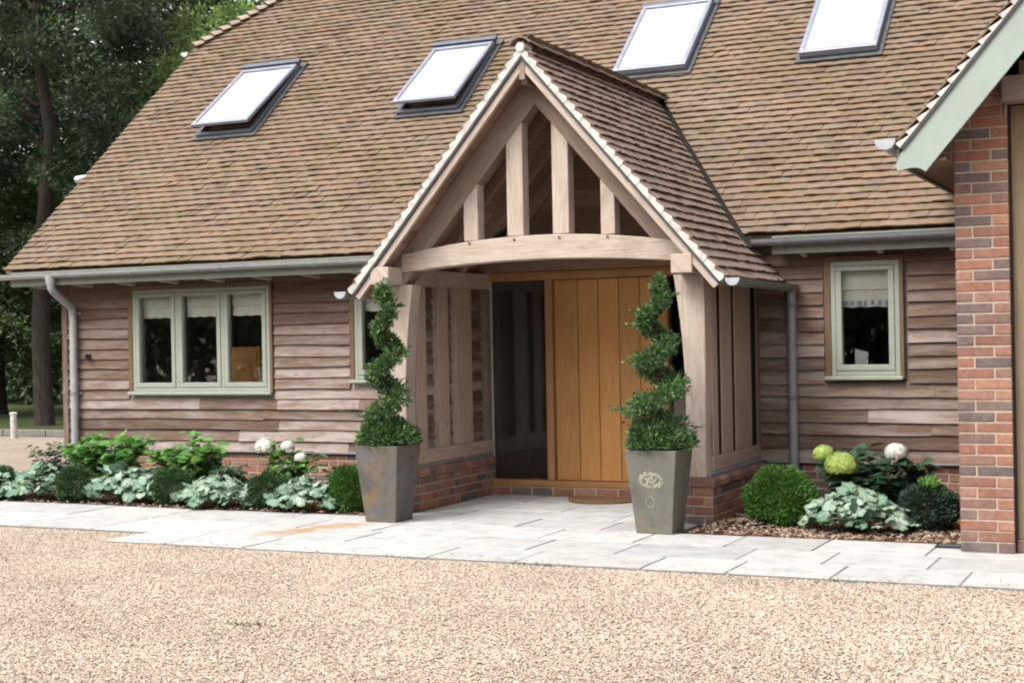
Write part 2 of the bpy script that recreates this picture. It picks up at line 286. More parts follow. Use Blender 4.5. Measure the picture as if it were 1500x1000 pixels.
class MB:
    """collects faces with UVs (u along the grain) and links them as one mesh"""
    def __init__(s): s.v = []; s.f = []; s.uv = []
    def poly(s, idx, axis, off):
        p = [Vector(s.v[i]) for i in idx]
        n = (p[1]-p[0]).cross(p[2]-p[0]); n = n.normalized() if n.length > 1e-12 else Vector((0, 0, 1))
        b = n.cross(axis)
        if b.length < .3: b = n.orthogonal()
        s.f.append(idx); s.uv.append([(q.dot(axis)+off[0], q.dot(b)+off[1]) for q in p])
    def hexa(s, c, axis=None, off=None):
        """8 corners: 0-3 bottom ring, 4-7 top ring"""
        b = len(s.v); s.v += [tuple(p) for p in c]
        off = off or (rnd.random()*50, rnd.random()*50)
        axis = Vector(axis or (1, 0, 0)).normalized()
        for q in ((3, 2, 1, 0), (4, 5, 6, 7), (0, 1, 5, 4), (1, 2, 6, 5), (2, 3, 7, 6), (3, 0, 4, 7)):
            s.poly([b+i for i in q], axis, off)
    def box(s, x0, x1, y0, y1, z0, z1, axis=None):
        if axis is None:
            d = (abs(x1-x0), abs(y1-y0), abs(z1-z0)); axis = [(1, 0, 0), (0, 1, 0), (0, 0, 1)][d.index(max(d))]
        s.hexa([(x0, y0, z0), (x1, y0, z0), (x1, y1, z0), (x0, y1, z0), (x0, y0, z1), (x1, y0, z1), (x1, y1, z1), (x0, y1, z1)], axis)
    def obox(s, O, U, V, N, u0, u1, v0, v1, n0, n1, axis=None):
        O, U, V, N = map(Vector, (O, U, V, N))
        P = lambda a, b, c: O+U*a+V*b+N*c
        s.hexa([P(u0, v0, n0), P(u1, v0, n0), P(u1, v1, n0), P(u0, v1, n0), P(u0, v0, n1), P(u1, v0, n1), P(u1, v1, n1), P(u0, v1, n1)], axis or U)
    def prism(s, pts, D, axis=None):
        """closed polygon (3-D points) extruded by D"""
        D = Vector(D); n = len(pts); b = len(s.v); off = (rnd.random()*50, rnd.random()*50); axis = Vector(axis or (1, 0, 0)).normalized()
        s.v += [tuple(p) for p in pts]+[tuple(Vector(p)+D) for p in pts]
        s.poly([b+i for i in reversed(range(n))], axis, off); s.poly([b+n+i for i in range(n)], axis, off)
        for i in range(n):
            j = (i+1) % n; s.poly([b+i, b+j, b+n+j, b+n+i], axis, off)
    def tube(s, pts, r, seg=12, cap=True, closed_arc=None):
        """pipe along pts; r scalar or list"""
        pts = [Vector(p) for p in pts]; rs = r if isinstance(r, (list, tuple)) else [r]*len(pts)
        b = len(s.v); t0 = (pts[1]-pts[0]).normalized(); a = t0.orthogonal().normalized(); off = (rnd.random()*9, 0)
        L = 0; us = []
        for i, p in enumerate(pts):
            t = (pts[min(i+1, len(pts)-1)]-pts[max(i-1, 0)]).normalized()
            a = (a-t*a.dot(t)).normalized(); c = t.cross(a)
            for k in range(seg):
                an = 2*math.pi*k/seg; s.v.append(tuple(p+(a*math.cos(an)+c*math.sin(an))*rs[i]))
            L += (p-pts[i-1]).length if i else 0; us.append(L)
        for i in range(len(pts)-1):
            for k in range(seg):
                k2 = (k+1) % seg; s.f.append([b+i*seg+k, b+i*seg+k2, b+(i+1)*seg+k2, b+(i+1)*seg+k])
                s.uv.append([(us[i]+off[0], k/seg), (us[i]+off[0], (k+1)/seg), (us[i+1]+off[0], (k+1)/seg), (us[i+1]+off[0], k/seg)])
        if cap:
            for st, rev in ((b, True), (b+(len(pts)-1)*seg, False)):
                q = [st+k for k in range(seg)]; q = q[::-1] if rev else q
                s.f.append(q); s.uv.append([(0, 0)]*seg)
    def build(s, name, mat, parent=None, bevel=0., smooth=False, local=False):
        me = bpy.data.meshes.new(name); me.from_pydata([tuple(p) for p in s.v], [], s.f)
        uvl = me.uv_layers.new(name='UVMap')
        uvl.data.foreach_set('uv', np.array([c for f in s.uv for c in f], dtype=np.float32).ravel())
        me.materials.append(MT[mat] if isinstance(mat, str) else mat); 
        if smooth: me.polygons.foreach_set('use_smooth', [True]*len(me.polygons))
        o = bpy.data.objects.new(name, me); place(o, parent, local)
        if bevel:
            bv = o.modifiers.new('bevel', 'BEVEL'); bv.width = bevel; bv.segments = 2 if bevel > .004 else 1; bv.limit_method = 'ANGLE'; bv.angle_limit = R(40)
        if smooth:
            try: me.set_sharp_from_angle(angle=R(45))
            except Exception: pass
        return o

def scatter(name, tv, tf, P, D, Nn, S, mat, parent=None, local=False, tuv=None):
    """copies of a small template (leaf, petal, chip) in ONE mesh: y of the template along D, z along Nn"""
    P, D, Nn = (np.asarray(a, float) for a in (P, D, Nn)); S = np.asarray(S, float)
    D = D/np.linalg.norm(D, axis=1, keepdims=True).clip(1e-9)
    X = np.cross(D, Nn); X /= np.linalg.norm(X, axis=1, keepdims=True).clip(1e-9); Z = np.cross(X, D)
    if S.ndim == 1: S = np.stack([S, S, S], 1)
    tv = np.asarray(tv, float); K = len(tv); N = len(P)
    V = (P[:, None, :] + (tv[None, :, 0]*S[:, 0:1])[..., None]*X[:, None] + (tv[None, :, 1]*S[:, 1:2])[..., None]*D[:, None] + (tv[None, :, 2]*S[:, 2:3])[..., None]*Z[:, None]).reshape(-1, 3)
    fl = np.concatenate([np.array(f) for f in tf]); ln = np.array([len(f) for f in tf])
    LV = (fl[None]+(np.arange(N)*K)[:, None]).ravel(); LT = np.tile(ln, N)
    me = bpy.data.meshes.new(name); me.vertices.add(len(V)); me.vertices.foreach_set('co', V.ravel().astype(np.float32))
    me.loops.add(len(LV)); me.loops.foreach_set('vertex_index', LV.astype(np.int32))
    me.polygons.add(len(LT)); me.polygons.foreach_set('loop_start', (np.cumsum(LT)-LT).astype(np.int32))
    if tuv is not None:
        u = me.uv_layers.new(name='UVMap'); u.data.foreach_set('uv', np.tile(np.asarray(tuv, np.float32)[fl], (N, 1)).ravel())
    me.update(calc_edges=True); me.validate(); me.materials.append(MT[mat])
    o = bpy.data.objects.new(name, me); place(o, parent, local); return o
LEAF_V = [(0, 0, 0), (.32, .42, .06), (0, 1, -.04), (-.32, .42, .06)]; LEAF_F = [(0, 1, 2), (0, 2, 3)]
OV_V = [(0, 0, 0), (.22, .15, .05), (.36, .42, .09), (.24, .75, .04), (0, 1.05, -.08), (-.24, .75, .04), (-.36, .42, .09), (-.22, .15, .05), (0, .42, 0)]
OV_F = [(8, 0, 1, 2), (8, 2, 3, 4), (8, 4, 5, 6), (8, 6, 7, 0)]
def sphdir(n):
    v = rng.normal(size=(n, 3)); return v/np.linalg.norm(v, axis=1, keepdims=True)

# ------------------------------------------------------------------ structure of surfaces: tiles, bricks, boards
def clip_poly(poly, planes):
    for (a, b, c) in planes:            # keep a*x+b*y<=c
        out = []
        for i in range(len(poly)):
            p, q = poly[i], poly[(i+1) % len(poly)]
            dp, dq = a*p[0]+b*p[1]-c, a*q[0]+b*q[1]-c
            if dp <= 0: out.append(p)
            if dp*dq < 0: t = dp/(dp-dq); out.append((p[0]+(q[0]-p[0])*t, p[1]+(q[1]-p[1])*t))
        poly = out
        if len(poly) < 3: return None
    return poly
def tile_slope(mb, O, U, S, N, u0, u1, slen, clip=None, g=.106, tw=.168, lift=.026, th=.014):
    O, U, S, N = map(Vector, (O, U, S, N)); rows = int(slen/g)+1
    for k in range(rows):
        s0 = k*g; wav = [rnd.uniform(-.004, .004) for _ in range(3)]
        u = u0-(tw/2 if k % 2 else 0)-rnd.random()*.05
        while u < u1:
            a, b = max(u, u0), min(u+tw-.0016, u1); u += tw
            if b-a < .01: continue
            js = rnd.gauss(0, .0022)+(rnd.uniform(-.014, -.006) if rnd.random() < .03 else 0); jl = rnd.gauss(0, .003)+wav[0]*.5; tilt = rnd.gauss(0, .0025)
            rect = [(a, s0+js), (b, s0+js+rnd.gauss(0, .002)), (b, s0+g*1.22), (a, s0+g*1.22)]
            planes = clip((a+b)/2, s0+g*.5) if clip else []
            if planes is None: continue
            h = lambda p: (lift+jl)*(1-(p[1]-s0)/(g*1.22)) + tilt*((p[0]-(a+b)/2)/tw*2)
            pol = clip_poly(rect, planes) if planes else rect
            if not pol: continue
            if not planes or pol == rect:
                # cambered tile: 3 columns
                cam_ = .004; um = (a+b)/2; st, sb = rect[2][1], rect[0][1]
                top = [(a, sb, 0), (um, sb, cam_), (b, sb, 0), (b, st, 0), (um, st, cam_), (a, st, 0)]
                bi = len(mb.v); P = lambda p, d: tuple(O+U*p[0]+S*p[1]+N*(h(p)+p[2]+d))
                mb.v += [P(p, 0) for p in top]+[P(p, -th) for p in top[:3]]+[P((b, st, 0), -th*.5), P((a, st, 0), -th*.5)]
                F = [(0, 1, 4, 5), (1, 2, 3, 4), (6, 7, 1, 0), (7, 8, 2, 1), (8, 9, 3, 2), (10, 6, 0, 5)]
                for f in F: mb.f.append([bi+i for i in f]); mb.uv.append([(0, 0)]*4)
            else:
                bi = len(mb.v); n = len(pol)
                mb.v += [tuple(O+U*p[0]+S*p[1]+N*h(p)) for p in pol]+[tuple(O+U*p[0]+S*p[1]+N*(h(p)-th)) for p in pol]
                mb.f.append([bi+i for i in range(n)]); mb.uv.append([(0, 0)]*n)
                for i in range(n):
                    j = (i+1) % n; mb.f.append([bi+n+i, bi+n+j, bi+j, bi+i]); mb.uv.append([(0, 0)]*4)
def bricks(mb, mo, O, U, N, length, courses, depth=.05, bond='flemish', g=.075, jt=.013, mslab=True, phase=0):
    """brick faces standing proud of a mortar slab; O bottom corner, U along, N outwards"""
    O, U, N = map(Vector, (O, U, N)); Zv = Vector((0, 0, 1))
    for k in range(courses):
        x = 0.; i = 0
        if bond == 'pier':
            f = length/.3375; seq = [.1025*f, .225*f] if (k+phase) % 2 else [.225*f, .1025*f]
        else:
            x = -(.1125/2+.05) if k % 2 else 0.; seq = None
        while x < length-.015:
            Lb = (seq[i] if seq else (.215 if (bond == 'stretcher' or i % 2 == 0) else .1025))
            if seq and i >= len(seq)-1: Lb = length-x
            a, b = max(0, x), min(length, x+Lb); x += Lb+jt; i += 1
            if b-a < .03: continue
            j = rnd.uniform(-.0025, .0025)
            mb.obox(O, U, Zv, N, a+jt*0, b, k*g+jt*.5+rnd.uniform(-.001, .001), (k+1)*g-jt*.5+rnd.uniform(-.001, .001), -depth, j)
    if mslab: mo.obox(O, U, Zv, N, .004, length-.004, .002, courses*g-.002, -depth-.02, -.007)
def boards(mb, O, U, N, length, z0, z1, openings=(), g=.118, maxlen=3.2, topfn=None):
    """feather-edged boards with waney lower edges; openings = (u0,u1,za,zb)"""
    O, U, N = map(Vector, (O, U, N)); k = 0; z = z0
    while z < z1:
        gg = g*rnd.uniform(.93, 1.07); ivs = [(0., length)]
        for (a, b, za, zb) in openings:
            if z+gg*.5 > za and z+gg*.5 < zb:
                ivs = [q for (c, d) in ivs for q in ((c, min(d, a)), (max(c, b), d)) if q[1]-q[0] > .02]
        if topfn:
            lo, hi = topfn(z+gg*.5); ivs = [(max(c, lo), min(d, hi)) for c, d in ivs if min(d, hi)-max(c, lo) > .02]
        for (a, b) in ivs:
            x = a
            while x < b-.01:
                e = min(b, x+rnd.uniform(1.0, maxlen)); e = b if b-e < .5 else e
                n = max(1, int((e-x)/.22)); off = (rnd.random()*60, rnd.random()*60); tj = rnd.uniform(-.004, .005)
                ph, am = rnd.random()*6, rnd.uniform(.002, .008)
                for i in range(n+1):
                    u = x+(e-x-.003)*i/n; dz = am*math.sin(u*2.3+ph)+rnd.uniform(-.003, .003); dn = rnd.uniform(-.002, .002)
                    P = lambda v, nn: tuple(O+U*u+Vector((0, 0, v))+N*nn)
                    mb.v += [P(z-.012+dz, .006), P(z-.012+dz, .037+tj+dn), P(z+gg+.004, .010+tj), P(z+gg+.004, 0)]
                bi = len(mb.v)-4*(n+1)
                for i in range(n):
                    q = bi+4*i
                    for (c, d, vv0, vv1) in ((0, 1, 0, .02), (1, 2, .02, .16), (2, 3, .16, .17)):
                        u_0, u_1 = x+(e-x)*i/n, x+(e-x)*(i+1)/n
                        mb.f.append([q+c, q+4+c, q+4+d, q+d]); mb.uv.append([(u_0+off[0], vv0+off[1]), (u_1+off[0], vv0+off[1]), (u_1+off[0], vv1+off[1]), (u_0+off[0], vv1+off[1])])
                for q, rv in ((bi, 1), (bi+4*n, 0)):
                    mb.f.append([q, q+1, q+2, q+3][::(-1 if rv else 1)]); mb.uv.append([(off[0], off[1])]*4)
                x = e
        z += gg
def half_round(mb, A, B, r=.056, seg=10, th=.004, endcaps=True, upv=Vector((0, 0, 1))):
    A, B = Vector(A), Vector(B); t = (B-A).normalized(); sd_ = t.cross(upv).normalized(); b = len(mb.v)
    prof = [(-math.cos(math.pi*i/seg)*r, -math.sin(math.pi*i/seg)*r) for i in range(seg+1)]
    prof = [(-r-.006, .004)]+prof+[(r+.006, .004)]
    inn = [(x*(1-th/r), y*(1-th/r)+.001) for x, y in prof[::-1]]
    ring = prof+inn; n = len(ring)
    for P in (A, B):
        mb.v += [tuple(P+sd_*x+upv*y) for x, y in ring]
    for i in range(n):
        j = (i+1) % n; mb.f.append([b+i, b+j, b+n+j, b+n+i]); mb.uv.append([(0, 0)]*4)
    if endcaps:
        for st in (0, n):
            c = [b+st+i for i in range(len(prof))]; mb.f.append(c if st else c[::-1]); mb.uv.append([(0, 0)]*len(c))
def ridge_tiles(mb, A, B, r=.10, seg=.33, arc=R(125), n=7, lump=.012):
    A, B = Vector(A), Vector(B); L = (B-A).length; t = (B-A)/L; sd_ = t.cross(Vector((0, 0, 1))).normalized(); upv = sd_.cross(t)
    k = int(L/seg)+1; seg = L/k
    for i in range(k):
        b = len(mb.v)
        for (dd, rr) in ((0, r+lump), (seg*.97, r)):
            for q, o in ((rr, 0), (rr-.014, 1)):
                for j in range(n+1):
                    an = -arc/2+arc*j/n; mb.v.append(tuple(A+t*(i*seg+dd)+sd_*math.sin(an)*q+upv*(math.cos(an)*q-r*.62+rnd.uniform(-.002, .002))))
        m_ = n+1
        for j in range(n):
            mb.f.append([b+j, b+j+1, b+2*m_+j+1, b+2*m_+j]); mb.f.append([b+m_+j+1, b+m_+j, b+3*m_+j, b+3*m_+j+1])
            mb.f.append([b+m_+j, b+m_+j+1, b+j+1, b+j]); mb.f.append([b+2*m_+j, b+2*m_+j+1, b+3*m_+j+1, b+3*m_+j])
            mb.uv += [[(0, 0)]*4]*4

# ================================================================== SETTING
X0 = -.78
def sheet(name, pts, z, mat):
    mb = MB(); mb.v = [(x, y, z) for x, y in pts]; mb.f = [list(range(len(pts)))]; mb.uv = [[(x, y) for x, y in pts]]
    return tag(mb.build(name, mat), kind='structure')
# one ground sheet to the horizon (gravel forecourt), lawn beyond the kerb on the left
g = sheet('gravel_ground', [(-120, -120), (120, -120), (120, 150), (-120, 150)], -.022, 'gravel')
sheet('lawn', [(-110, 7.6), (-11.2, 6.9), (-11, 40), (-30, 140), (-110, 140)], -.012, 'lawn')
mb = MB()
for i in range(14):
    a = -9.2-i*1.02; mb.hexa([(a, 6.62+.02*i, -.02), (a, 6.77+.02*i, -.02), (a-1., 6.79+.02*i, -.02), (a-1., 6.64+.02*i, -.02), (a, 6.62+.02*i, .1), (a, 6.77+.02*i, .1), (a-1., 6.79+.02*i, .1), (a-1., 6.64+.02*i, .1)])
tag(mb.build('kerb_stones', 'joint', bevel=.015), kind='structure')
# planting beds
sheet('planting_bed', [(-9.2, -2.03), (-2.06, -2.03), (-2.06, .2), (-9.2, .2)], -.004, 'soil')
sheet('planting_bed', [(.6, -2.36), (2.86, -2.36), (2.86, .2), (.6, .2)], -.004, 'soil')
# paving: sandstone flags laid over a dark joint bed
mb, mj = MB(), MB()
def slab_rows(x0, x1, ys, seed, wmin=.55, wmax=.95):
    q = random.Random(seed)
    for (ya, yb) in ys:
        x = x0-q.random()*.001; first = True
        while x < x1-.01:
            e = x+q.uniform(wmin, wmax)
            if first: e = x+q.uniform(.4, .9); first = False
            if x1-e < .35: e = x1
            jz = q.uniform(-.003, .002); r_ = lambda: q.uniform(-.004, .004)
            a, b, c, d = x+.007, min(e, x1)-.007, ya+.008, yb-.008
            mb.hexa([(a+r_(), c+r_(), -.02), (b+r_(), c+r_(), -.02), (b+r_(), d+r_(), -.02), (a+r_(), d+r_(), -.02)]+[(a, c, jz), (b, c, jz+q.uniform(-.002, .002)), (b, d, jz), (a, d, jz)])
            x = e
slab_rows(-3.58, 7.5, [(-4.11, -3.56), (-3.56, -2.96)], 3)
slab_rows(-15, -3.0, [(-3.56, -2.78), (-2.78, -2.04)], 5, .6, 1.1)
slab_rows(-3.0, 7.5, [(-2.96, -2.37)], 9)
slab_rows(-3.0, -2.06, [(-2.37, -2.04)], 12)
slab_rows(-2.08, .62, [(-2.37, -1.78), (-1.78, -1.3), (-1.3, -.7), (-.7, -.12)], 21)
tag(mb.build('paving', 'paving', bevel=.005), kind='structure')
for (a, b, c, d) in ((-3.575, 7.5, -4.105, -2.963), (-15, -2.99, -3.555, -2.045), (-2.985, 7.5, -2.96, -2.375), (-2.05, .66, -2.37, -.1)):
    mj.box(a, b, c, d, -.03, -.007-rnd.random()*.002)
tag(mj.build('paving_bed', 'joint'), kind='structure')
# loose gravel: real pebbles where the camera can see them singly
def gravel_layer():
    me = bpy.data.meshes.new('loose_gravel')
    polys = [[(-13, -3.6), (-3.6, -3.6), (-3.6, -4.13), (7, -4.13), (7, -8.6), (-8.5, -8.6), (-13, -6)], ]
    me.from_pydata([(x, y, -.014) for p in polys for x, y in p], [], [list(range(len(polys[0])))]); me.update()
    o = bpy.data.objects.new('loose_gravel', me); scene.collection.objects.link(o)
    ng = bpy.data.node_groups.new('pebbles', 'GeometryNodeTree')
    ng.interface.new_socket('Geometry', in_out='INPUT', socket_type='NodeSocketGeometry'); ng.interface.new_socket('Geometry', in_out='OUTPUT', socket_type='NodeSocketGeometry')
    N = ng.nodes.new; Lk = ng.links.new
    gi, go = N('NodeGroupInput'), N('NodeGroupOutput')
    dp = N('GeometryNodeDistributePointsOnFaces'); dp.inputs['Density'].default_value = 6800; dp.inputs['Seed'].default_value = 3
    ico = N('GeometryNodeMeshIcoSphere'); ico.inputs['Radius'].default_value = .006; ico.inputs['Subdivisions'].default_value = 2
    sm = N('GeometryNodeSetMaterial'); sm.inputs['Material'].default_value = MT['pebble']
    sh = N('GeometryNodeSetShadeSmooth')
    ip = N('GeometryNodeInstanceOnPoints')
    rs = N('FunctionNodeRandomValue'); rs.data_type = 'FLOAT_VECTOR'; rs.inputs[0].default_value = (.5, .5, .28); rs.inputs[1].default_value = (1.75, 1.4, .66)
    rr = N('FunctionNodeRandomValue'); rr.data_type = 'FLOAT_VECTOR'; rr.inputs[0].default_value = (-.5, -.5, 0); rr.inputs[1].default_value = (.5, .5, 6.28)
    Lk(gi.outputs[0], dp.inputs[0]); Lk(ico.outputs[0], sh.inputs[0]); Lk(sh.outputs[0], sm.inputs[0])
    Lk(dp.outputs['Points'], ip.inputs['Points']); Lk(sm.outputs[0], ip.inputs['Instance']); Lk(rs.outputs[0], ip.inputs['Scale']); Lk(rr.outputs[0], ip.inputs['Rotation'])
    Lk(ip.outputs[0], go.inputs[0])
    md = o.modifiers.new('pebbles', 'NODES'); md.node_group = ng
    tag(o, 'loose tan and cream gravel covering the forecourt', 'gravel', kind='stuff')
gravel_layer()
k = 420; P = np.stack([rng.uniform(-3.5, 4.2, k), -4.10+np.abs(rng.normal(0, .09, k)), np.full(k, .002)], 1)
tag(scatter('stray_gravel', [(-.5, -.4, 0), (.1, -.55, 0), (.55, 0, 0), (.2, .5, 0), (-.5, .35, 0), (-.2, -.2, .4), (.25, -.1, .42), (.1, .25, .38), (-.25, .2, .36)], [(5, 6, 7, 8), (0, 1, 6, 5), (1, 2, 6), (2, 3, 7, 6), (3, 4, 8, 7), (4, 0, 5, 8)],
    P, np.stack([np.cos(P[:, 0]*97), np.sin(P[:, 0]*97), np.zeros(k)], 1), np.tile([0, 0, 1.], (k, 1)), rng.uniform(.007, .015, k), 'stray'), 'stray gravel kicked on to the edge of the flags', 'gravel', kind='stuff')
# bark chips in the beds
pts = []
while len(pts) < 5200:
    if rnd.random() < .5: x, y = rnd.uniform(.72, 2.82), rnd.uniform(-2.36, -.25)
    else: x, y = rnd.uniform(-9.1, -2.1), rnd.uniform(-2.08, 0)
    pts.append((x, y, rnd.uniform(0, .014)+(.06*math.exp(-((x-1.0)**2+(y+1.9)**2)/.05))))
P = np.array(pts); D = sphdir(len(P)); D[:, 2] *= .3
tag(scatter('bark_mulch', [(-.5, -.5, 0), (.5, -.5, 0), (.5, .5, 0), (-.5, .5, 0), (-.5, -.5, .3), (.5, -.5, .3), (.5, .5, .3), (-.5, .5, .3)], [(4, 5, 6, 7), (0, 1, 5, 4), (1, 2, 6, 5), (2, 3, 7, 6), (3, 0, 4, 7)],
    P, D, np.tile([0, 0, 1.], (len(P), 1))+sphdir(len(P))*.3, np.stack([rng.uniform(.01, .022, len(P)), rng.uniform(.02, .05, len(P)), rng.uniform(.015, .03, len(P))], 1), 'bark_chip'), 'pale and brown bark chips mulching the flower beds', 'mulch', kind='stuff')

# ================================================================== HOUSE
house = thing('house', 'timber clad house with brown tiled roof and four roof windows', 'house', (-2.4, 4.8, 0))
TP = .875; GE, GZ = -.42, 2.458
cs = 1/math.sqrt(1+TP*TP); SN = Vector((0, cs, TP*cs)); NN = Vector((0, -TP*cs, cs))
XL = -8.21; YR = 5.2; HY = 3.235
slen = (YR-GE)/cs
def rz(y): return GZ+TP*(y-GE)
# porch roof numbers (needed for the valleys)
PV, PH, PRZ, PEZ = -2.08, 1.751, 4.035, 2.013
PT = (PRZ-PEZ)/PH
def valley_dx(y): return (PRZ-rz(y))/PT
VR = GE+(PRZ-GZ)/TP
pn_y = PRZ  # noqa
def clip_main(u, s):
    x, y = u, GE+s*cs
    pl = []
    if y < VR+.15:
        # valley line dx = (PRZ-GZ-TP*s*cs)/PT
        a, b = TP*cs/PT, (PRZ-GZ)/PT; gap = .055
        if x > X0: pl.append((-1, -a, -(X0+b+gap)))
        else: pl.append((1, -a, X0-b-gap))
    if y > HY-.2: pl.append((-1, cs, -(XL-GE*1+0)+0-HY+0*0+(-GE)*0) if False else (-1., cs, -XL-HY+(-GE)*-1*0+(-GE)))
    # right wing: keep x < 2.83 low down, follow the wing valley above
    if y < .47: 
        if x > 2.4: pl.append((1, 0, 2.83))
    elif x > 2.2: pl.append((1, -cs/1.337, 2.5+(GE-.03)/1.337+.06))
    return pl
# hip plane: keep x-XL >= y-HY  ->  -x + y <= -XL + ... with y = GE+s*cs : -x + s*cs <= HY - GE - XL ... rewritten once here
_cm = clip_main
def clip_main2(u, s):
    pl = [p for p in _cm(u, s) if not (len(p) == 3 and p[0] == -1. and abs(p[1]-cs) < 1e-9)]
    y = GE+s*cs
    if y > HY-.25: pl.append((-1., cs, HY-GE-XL))
    return pl
mb = MB(); tile_slope(mb, (0, GE, GZ-.012), (1, 0, 0), SN, NN, XL, 9., slen, clip_main2)
roof = mb.build('roof', 'tiles', house)
# hip plane tiles and rear slope (seen only from elsewhere)
mb = MB(); Sx = Vector((cs, 0, TP*cs)); Nx = Vector((-TP*cs, 0, cs))
tile_slope(mb, (XL, 0, rz(HY)-.012), (0, -1, 0), Sx, Nx, -(2*YR-HY), -HY, (YR-HY)/cs, lambda u, s: [(-1., cs, 2*YR-HY), (1., cs, -HY)])
mb.build('hip_roof', 'tiles', house)
mb = MB(); mb.obox((0, 2*YR-GE, GZ-.02), (1, 0, 0), (0, -cs, TP*cs), (0, TP*cs, cs), XL+.05, 12, 0, (YR-HY)*0+ (2*YR-GE-YR-(YR-HY))/cs, -.05, 0)
mb.obox((0, 2*YR-GE, GZ-.02), (1, 0, 0), (0, -cs, TP*cs), (0, TP*cs, cs), XL+(YR-HY)+.05, 12, (HY-GE)/cs+.002, (YR-GE)/cs, -.05, 0)
mb.build('rear_roof', 'tiles', house)
mb = MB(); ridge_tiles(mb, (XL, HY, rz(HY)+.015), (XL+YR-HY, YR, rz(YR)+.02), .10, .15, lump=.045); mb.build('hip_capping', 'hip_tile', house); mb = MB(); ridge_tiles(mb, (XL+YR-HY, YR, rz(YR)+.03), (12, YR, rz(YR)+.03), .11, .33)
mb.build('ridge_capping', 'hip_tile', house)
# decking under the tiles: keeps the loft dark; cut round the porch
mb = MB()
for (a, b, s0, s1) in ((XL+.06, X0-1.42, .03, (HY-GE)/cs), (X0+1.42, 2.8, .03, (HY-GE)/cs), (X0-1.42, X0+1.42, (VR-GE)/cs, (HY-GE)/cs), (XL+(YR-HY)*.5, 12, (HY-GE)/cs+.002, (YR-GE)/cs-.02), (2.8, 12, 1.6, (HY-GE)/cs)):
    mb.obox((0, GE, GZ-.05), (1, 0, 0), SN, NN, a, b, s0, s1, -.04, -.005)
# triangles between valley and deck
for sg in (-1, 1):
    pts = []
    for y in (GE+.02, VR): 
        pts.append((X0+sg*(valley_dx(y)+.03), y, rz(y)-.06))
    pts.append((X0+sg*1.42, VR, rz(VR)-.06)); pts.append((X0+sg*1.42, GE+.02, rz(GE)-.06))
    mb.prism(pts, (0, 0, -.03))
mb.build('roof_decking', 'oak_dark', house)
# left verge: mortar and undercloak
mb = MB(); mb.obox((XL, GE, GZ), SN, NN, (1, 0, 0), .0, (HY-GE)/cs, -.055, -.012, .015, .09); mb.build('verge_mortar', 'white_mortar', house)
mb = MB(); mb.obox((XL, GE, GZ), SN, NN, (1, 0, 0), .0, (HY-GE)/cs, -.26, -.056, .06, .09); mb.build('barge_board', 'fascia', house)
# valleys
for sg in (-1, 1):
    mb = MB(); A = Vector((X0+sg*valley_dx(GE-.1), GE-.1, rz(GE-.1)-.02)); B = Vector((X0, VR+.04, rz(VR+.04)-.02)); 
    a, b = Vector((sg*.12, 0, -.01)), Vector((-sg*.09, 0, -.01-.05))
    c = [A+a, A+b, B+b*.4, B+a*.6]; mb.prism(c if sg < 0 else c[::-1], (0, 0, .012)); mb.build('valley_lining', 'moss_dark', house)
# ---- gutter, fascia, rafter feet
GY = -.485
for (a, b, gm, js_, f0, yb_) in ((-8.25, -2.2, 'steel', (-7.5, -6.3, -5.1, -3.9, -2.8), -8.1, -.002), (.74, 2.82, 'zinc', (1.0, 2.0), .9, -.2)):
    mb = MB(); half_round(mb, (a, GY, 2.395), (b, GY, 2.395), .058); gut = mb.build('gutter', gm, house, smooth=True)
    for x in js_: mb = MB(); half_round(mb, (x-.035, GY, 2.394), (x+.035, GY, 2.394), .063); mb.build('gutter_joint', gm, gut, smooth=True)
    mb = MB(); mb.box(f0, b, -.425, -.395, 2.262, 2.425); mb.build('fascia', 'fascia', house)
    mb = MB(); mb.box(f0+.02, b, -.394, yb_, 2.315, 2.33); mb.build('soffit', 'oak_dark', house)
for x in [-7.9+i*.62 for i in range(10)]+[1.12, 1.8, 2.42]:
    mb = MB(); y1 = -.03 if x < 0 else -.23
    mb.prism([(x, -.393, 2.314), (x, -.38, 2.27), (x, -.3, 2.255), (x, y1, 2.235), (x, y1, 2.314)], (.055, 0, 0), (0, 1, 0)); mb.build('rafter_foot', 'oak', house, bevel=.004)
# left downpipe with swan neck
def pipe(name, pts, parent, r=.043, mat='steel'):
    P = [Vector(p) for p in pts]; out = []
    for i, p in enumerate(P):
        if 0 < i < len(P)-1:
            a, b = (P[i-1]-p), (P[i+1]-p); d = min(.07, a.length*.45, b.length*.45)
            for t in range(7):
                t /= 6; q0 = p+a.normalized()*d; q1 = p+b.normalized()*d
                out.append(q0*(1-t)**2+p*2*t*(1-t)+q1*t*t)
        else: out.append(p)
    mb = MB(); mb.tube(out, r, 14); return mb.build(name, mat, parent, smooth=True)
dpx = -7.485
o = pipe('downpipe', [(-7.45, GY, 2.36), (-7.45, GY, 2.215), (dpx, -.09, 2.0), (dpx, -.09, .06)], house)
mb = MB(); mb.tube([(-7.45, GY, 2.37), (-7.45, GY, 2.27)], [.062, .05], 14)
for z in (2.0, 1.95): pass
mb.build('gutter_outlet', 'steel', o, smooth=True)
for z in (1.92, 1.0):
    mb = MB(); mb.tube([(dpx, -.09, z), (dpx, -.09, z+.04)], .05, 14); mb.box(dpx-.07, dpx+.07, -.05, -.03, z, z+.04); mb.build('pipe_clip', 'zinc', o)
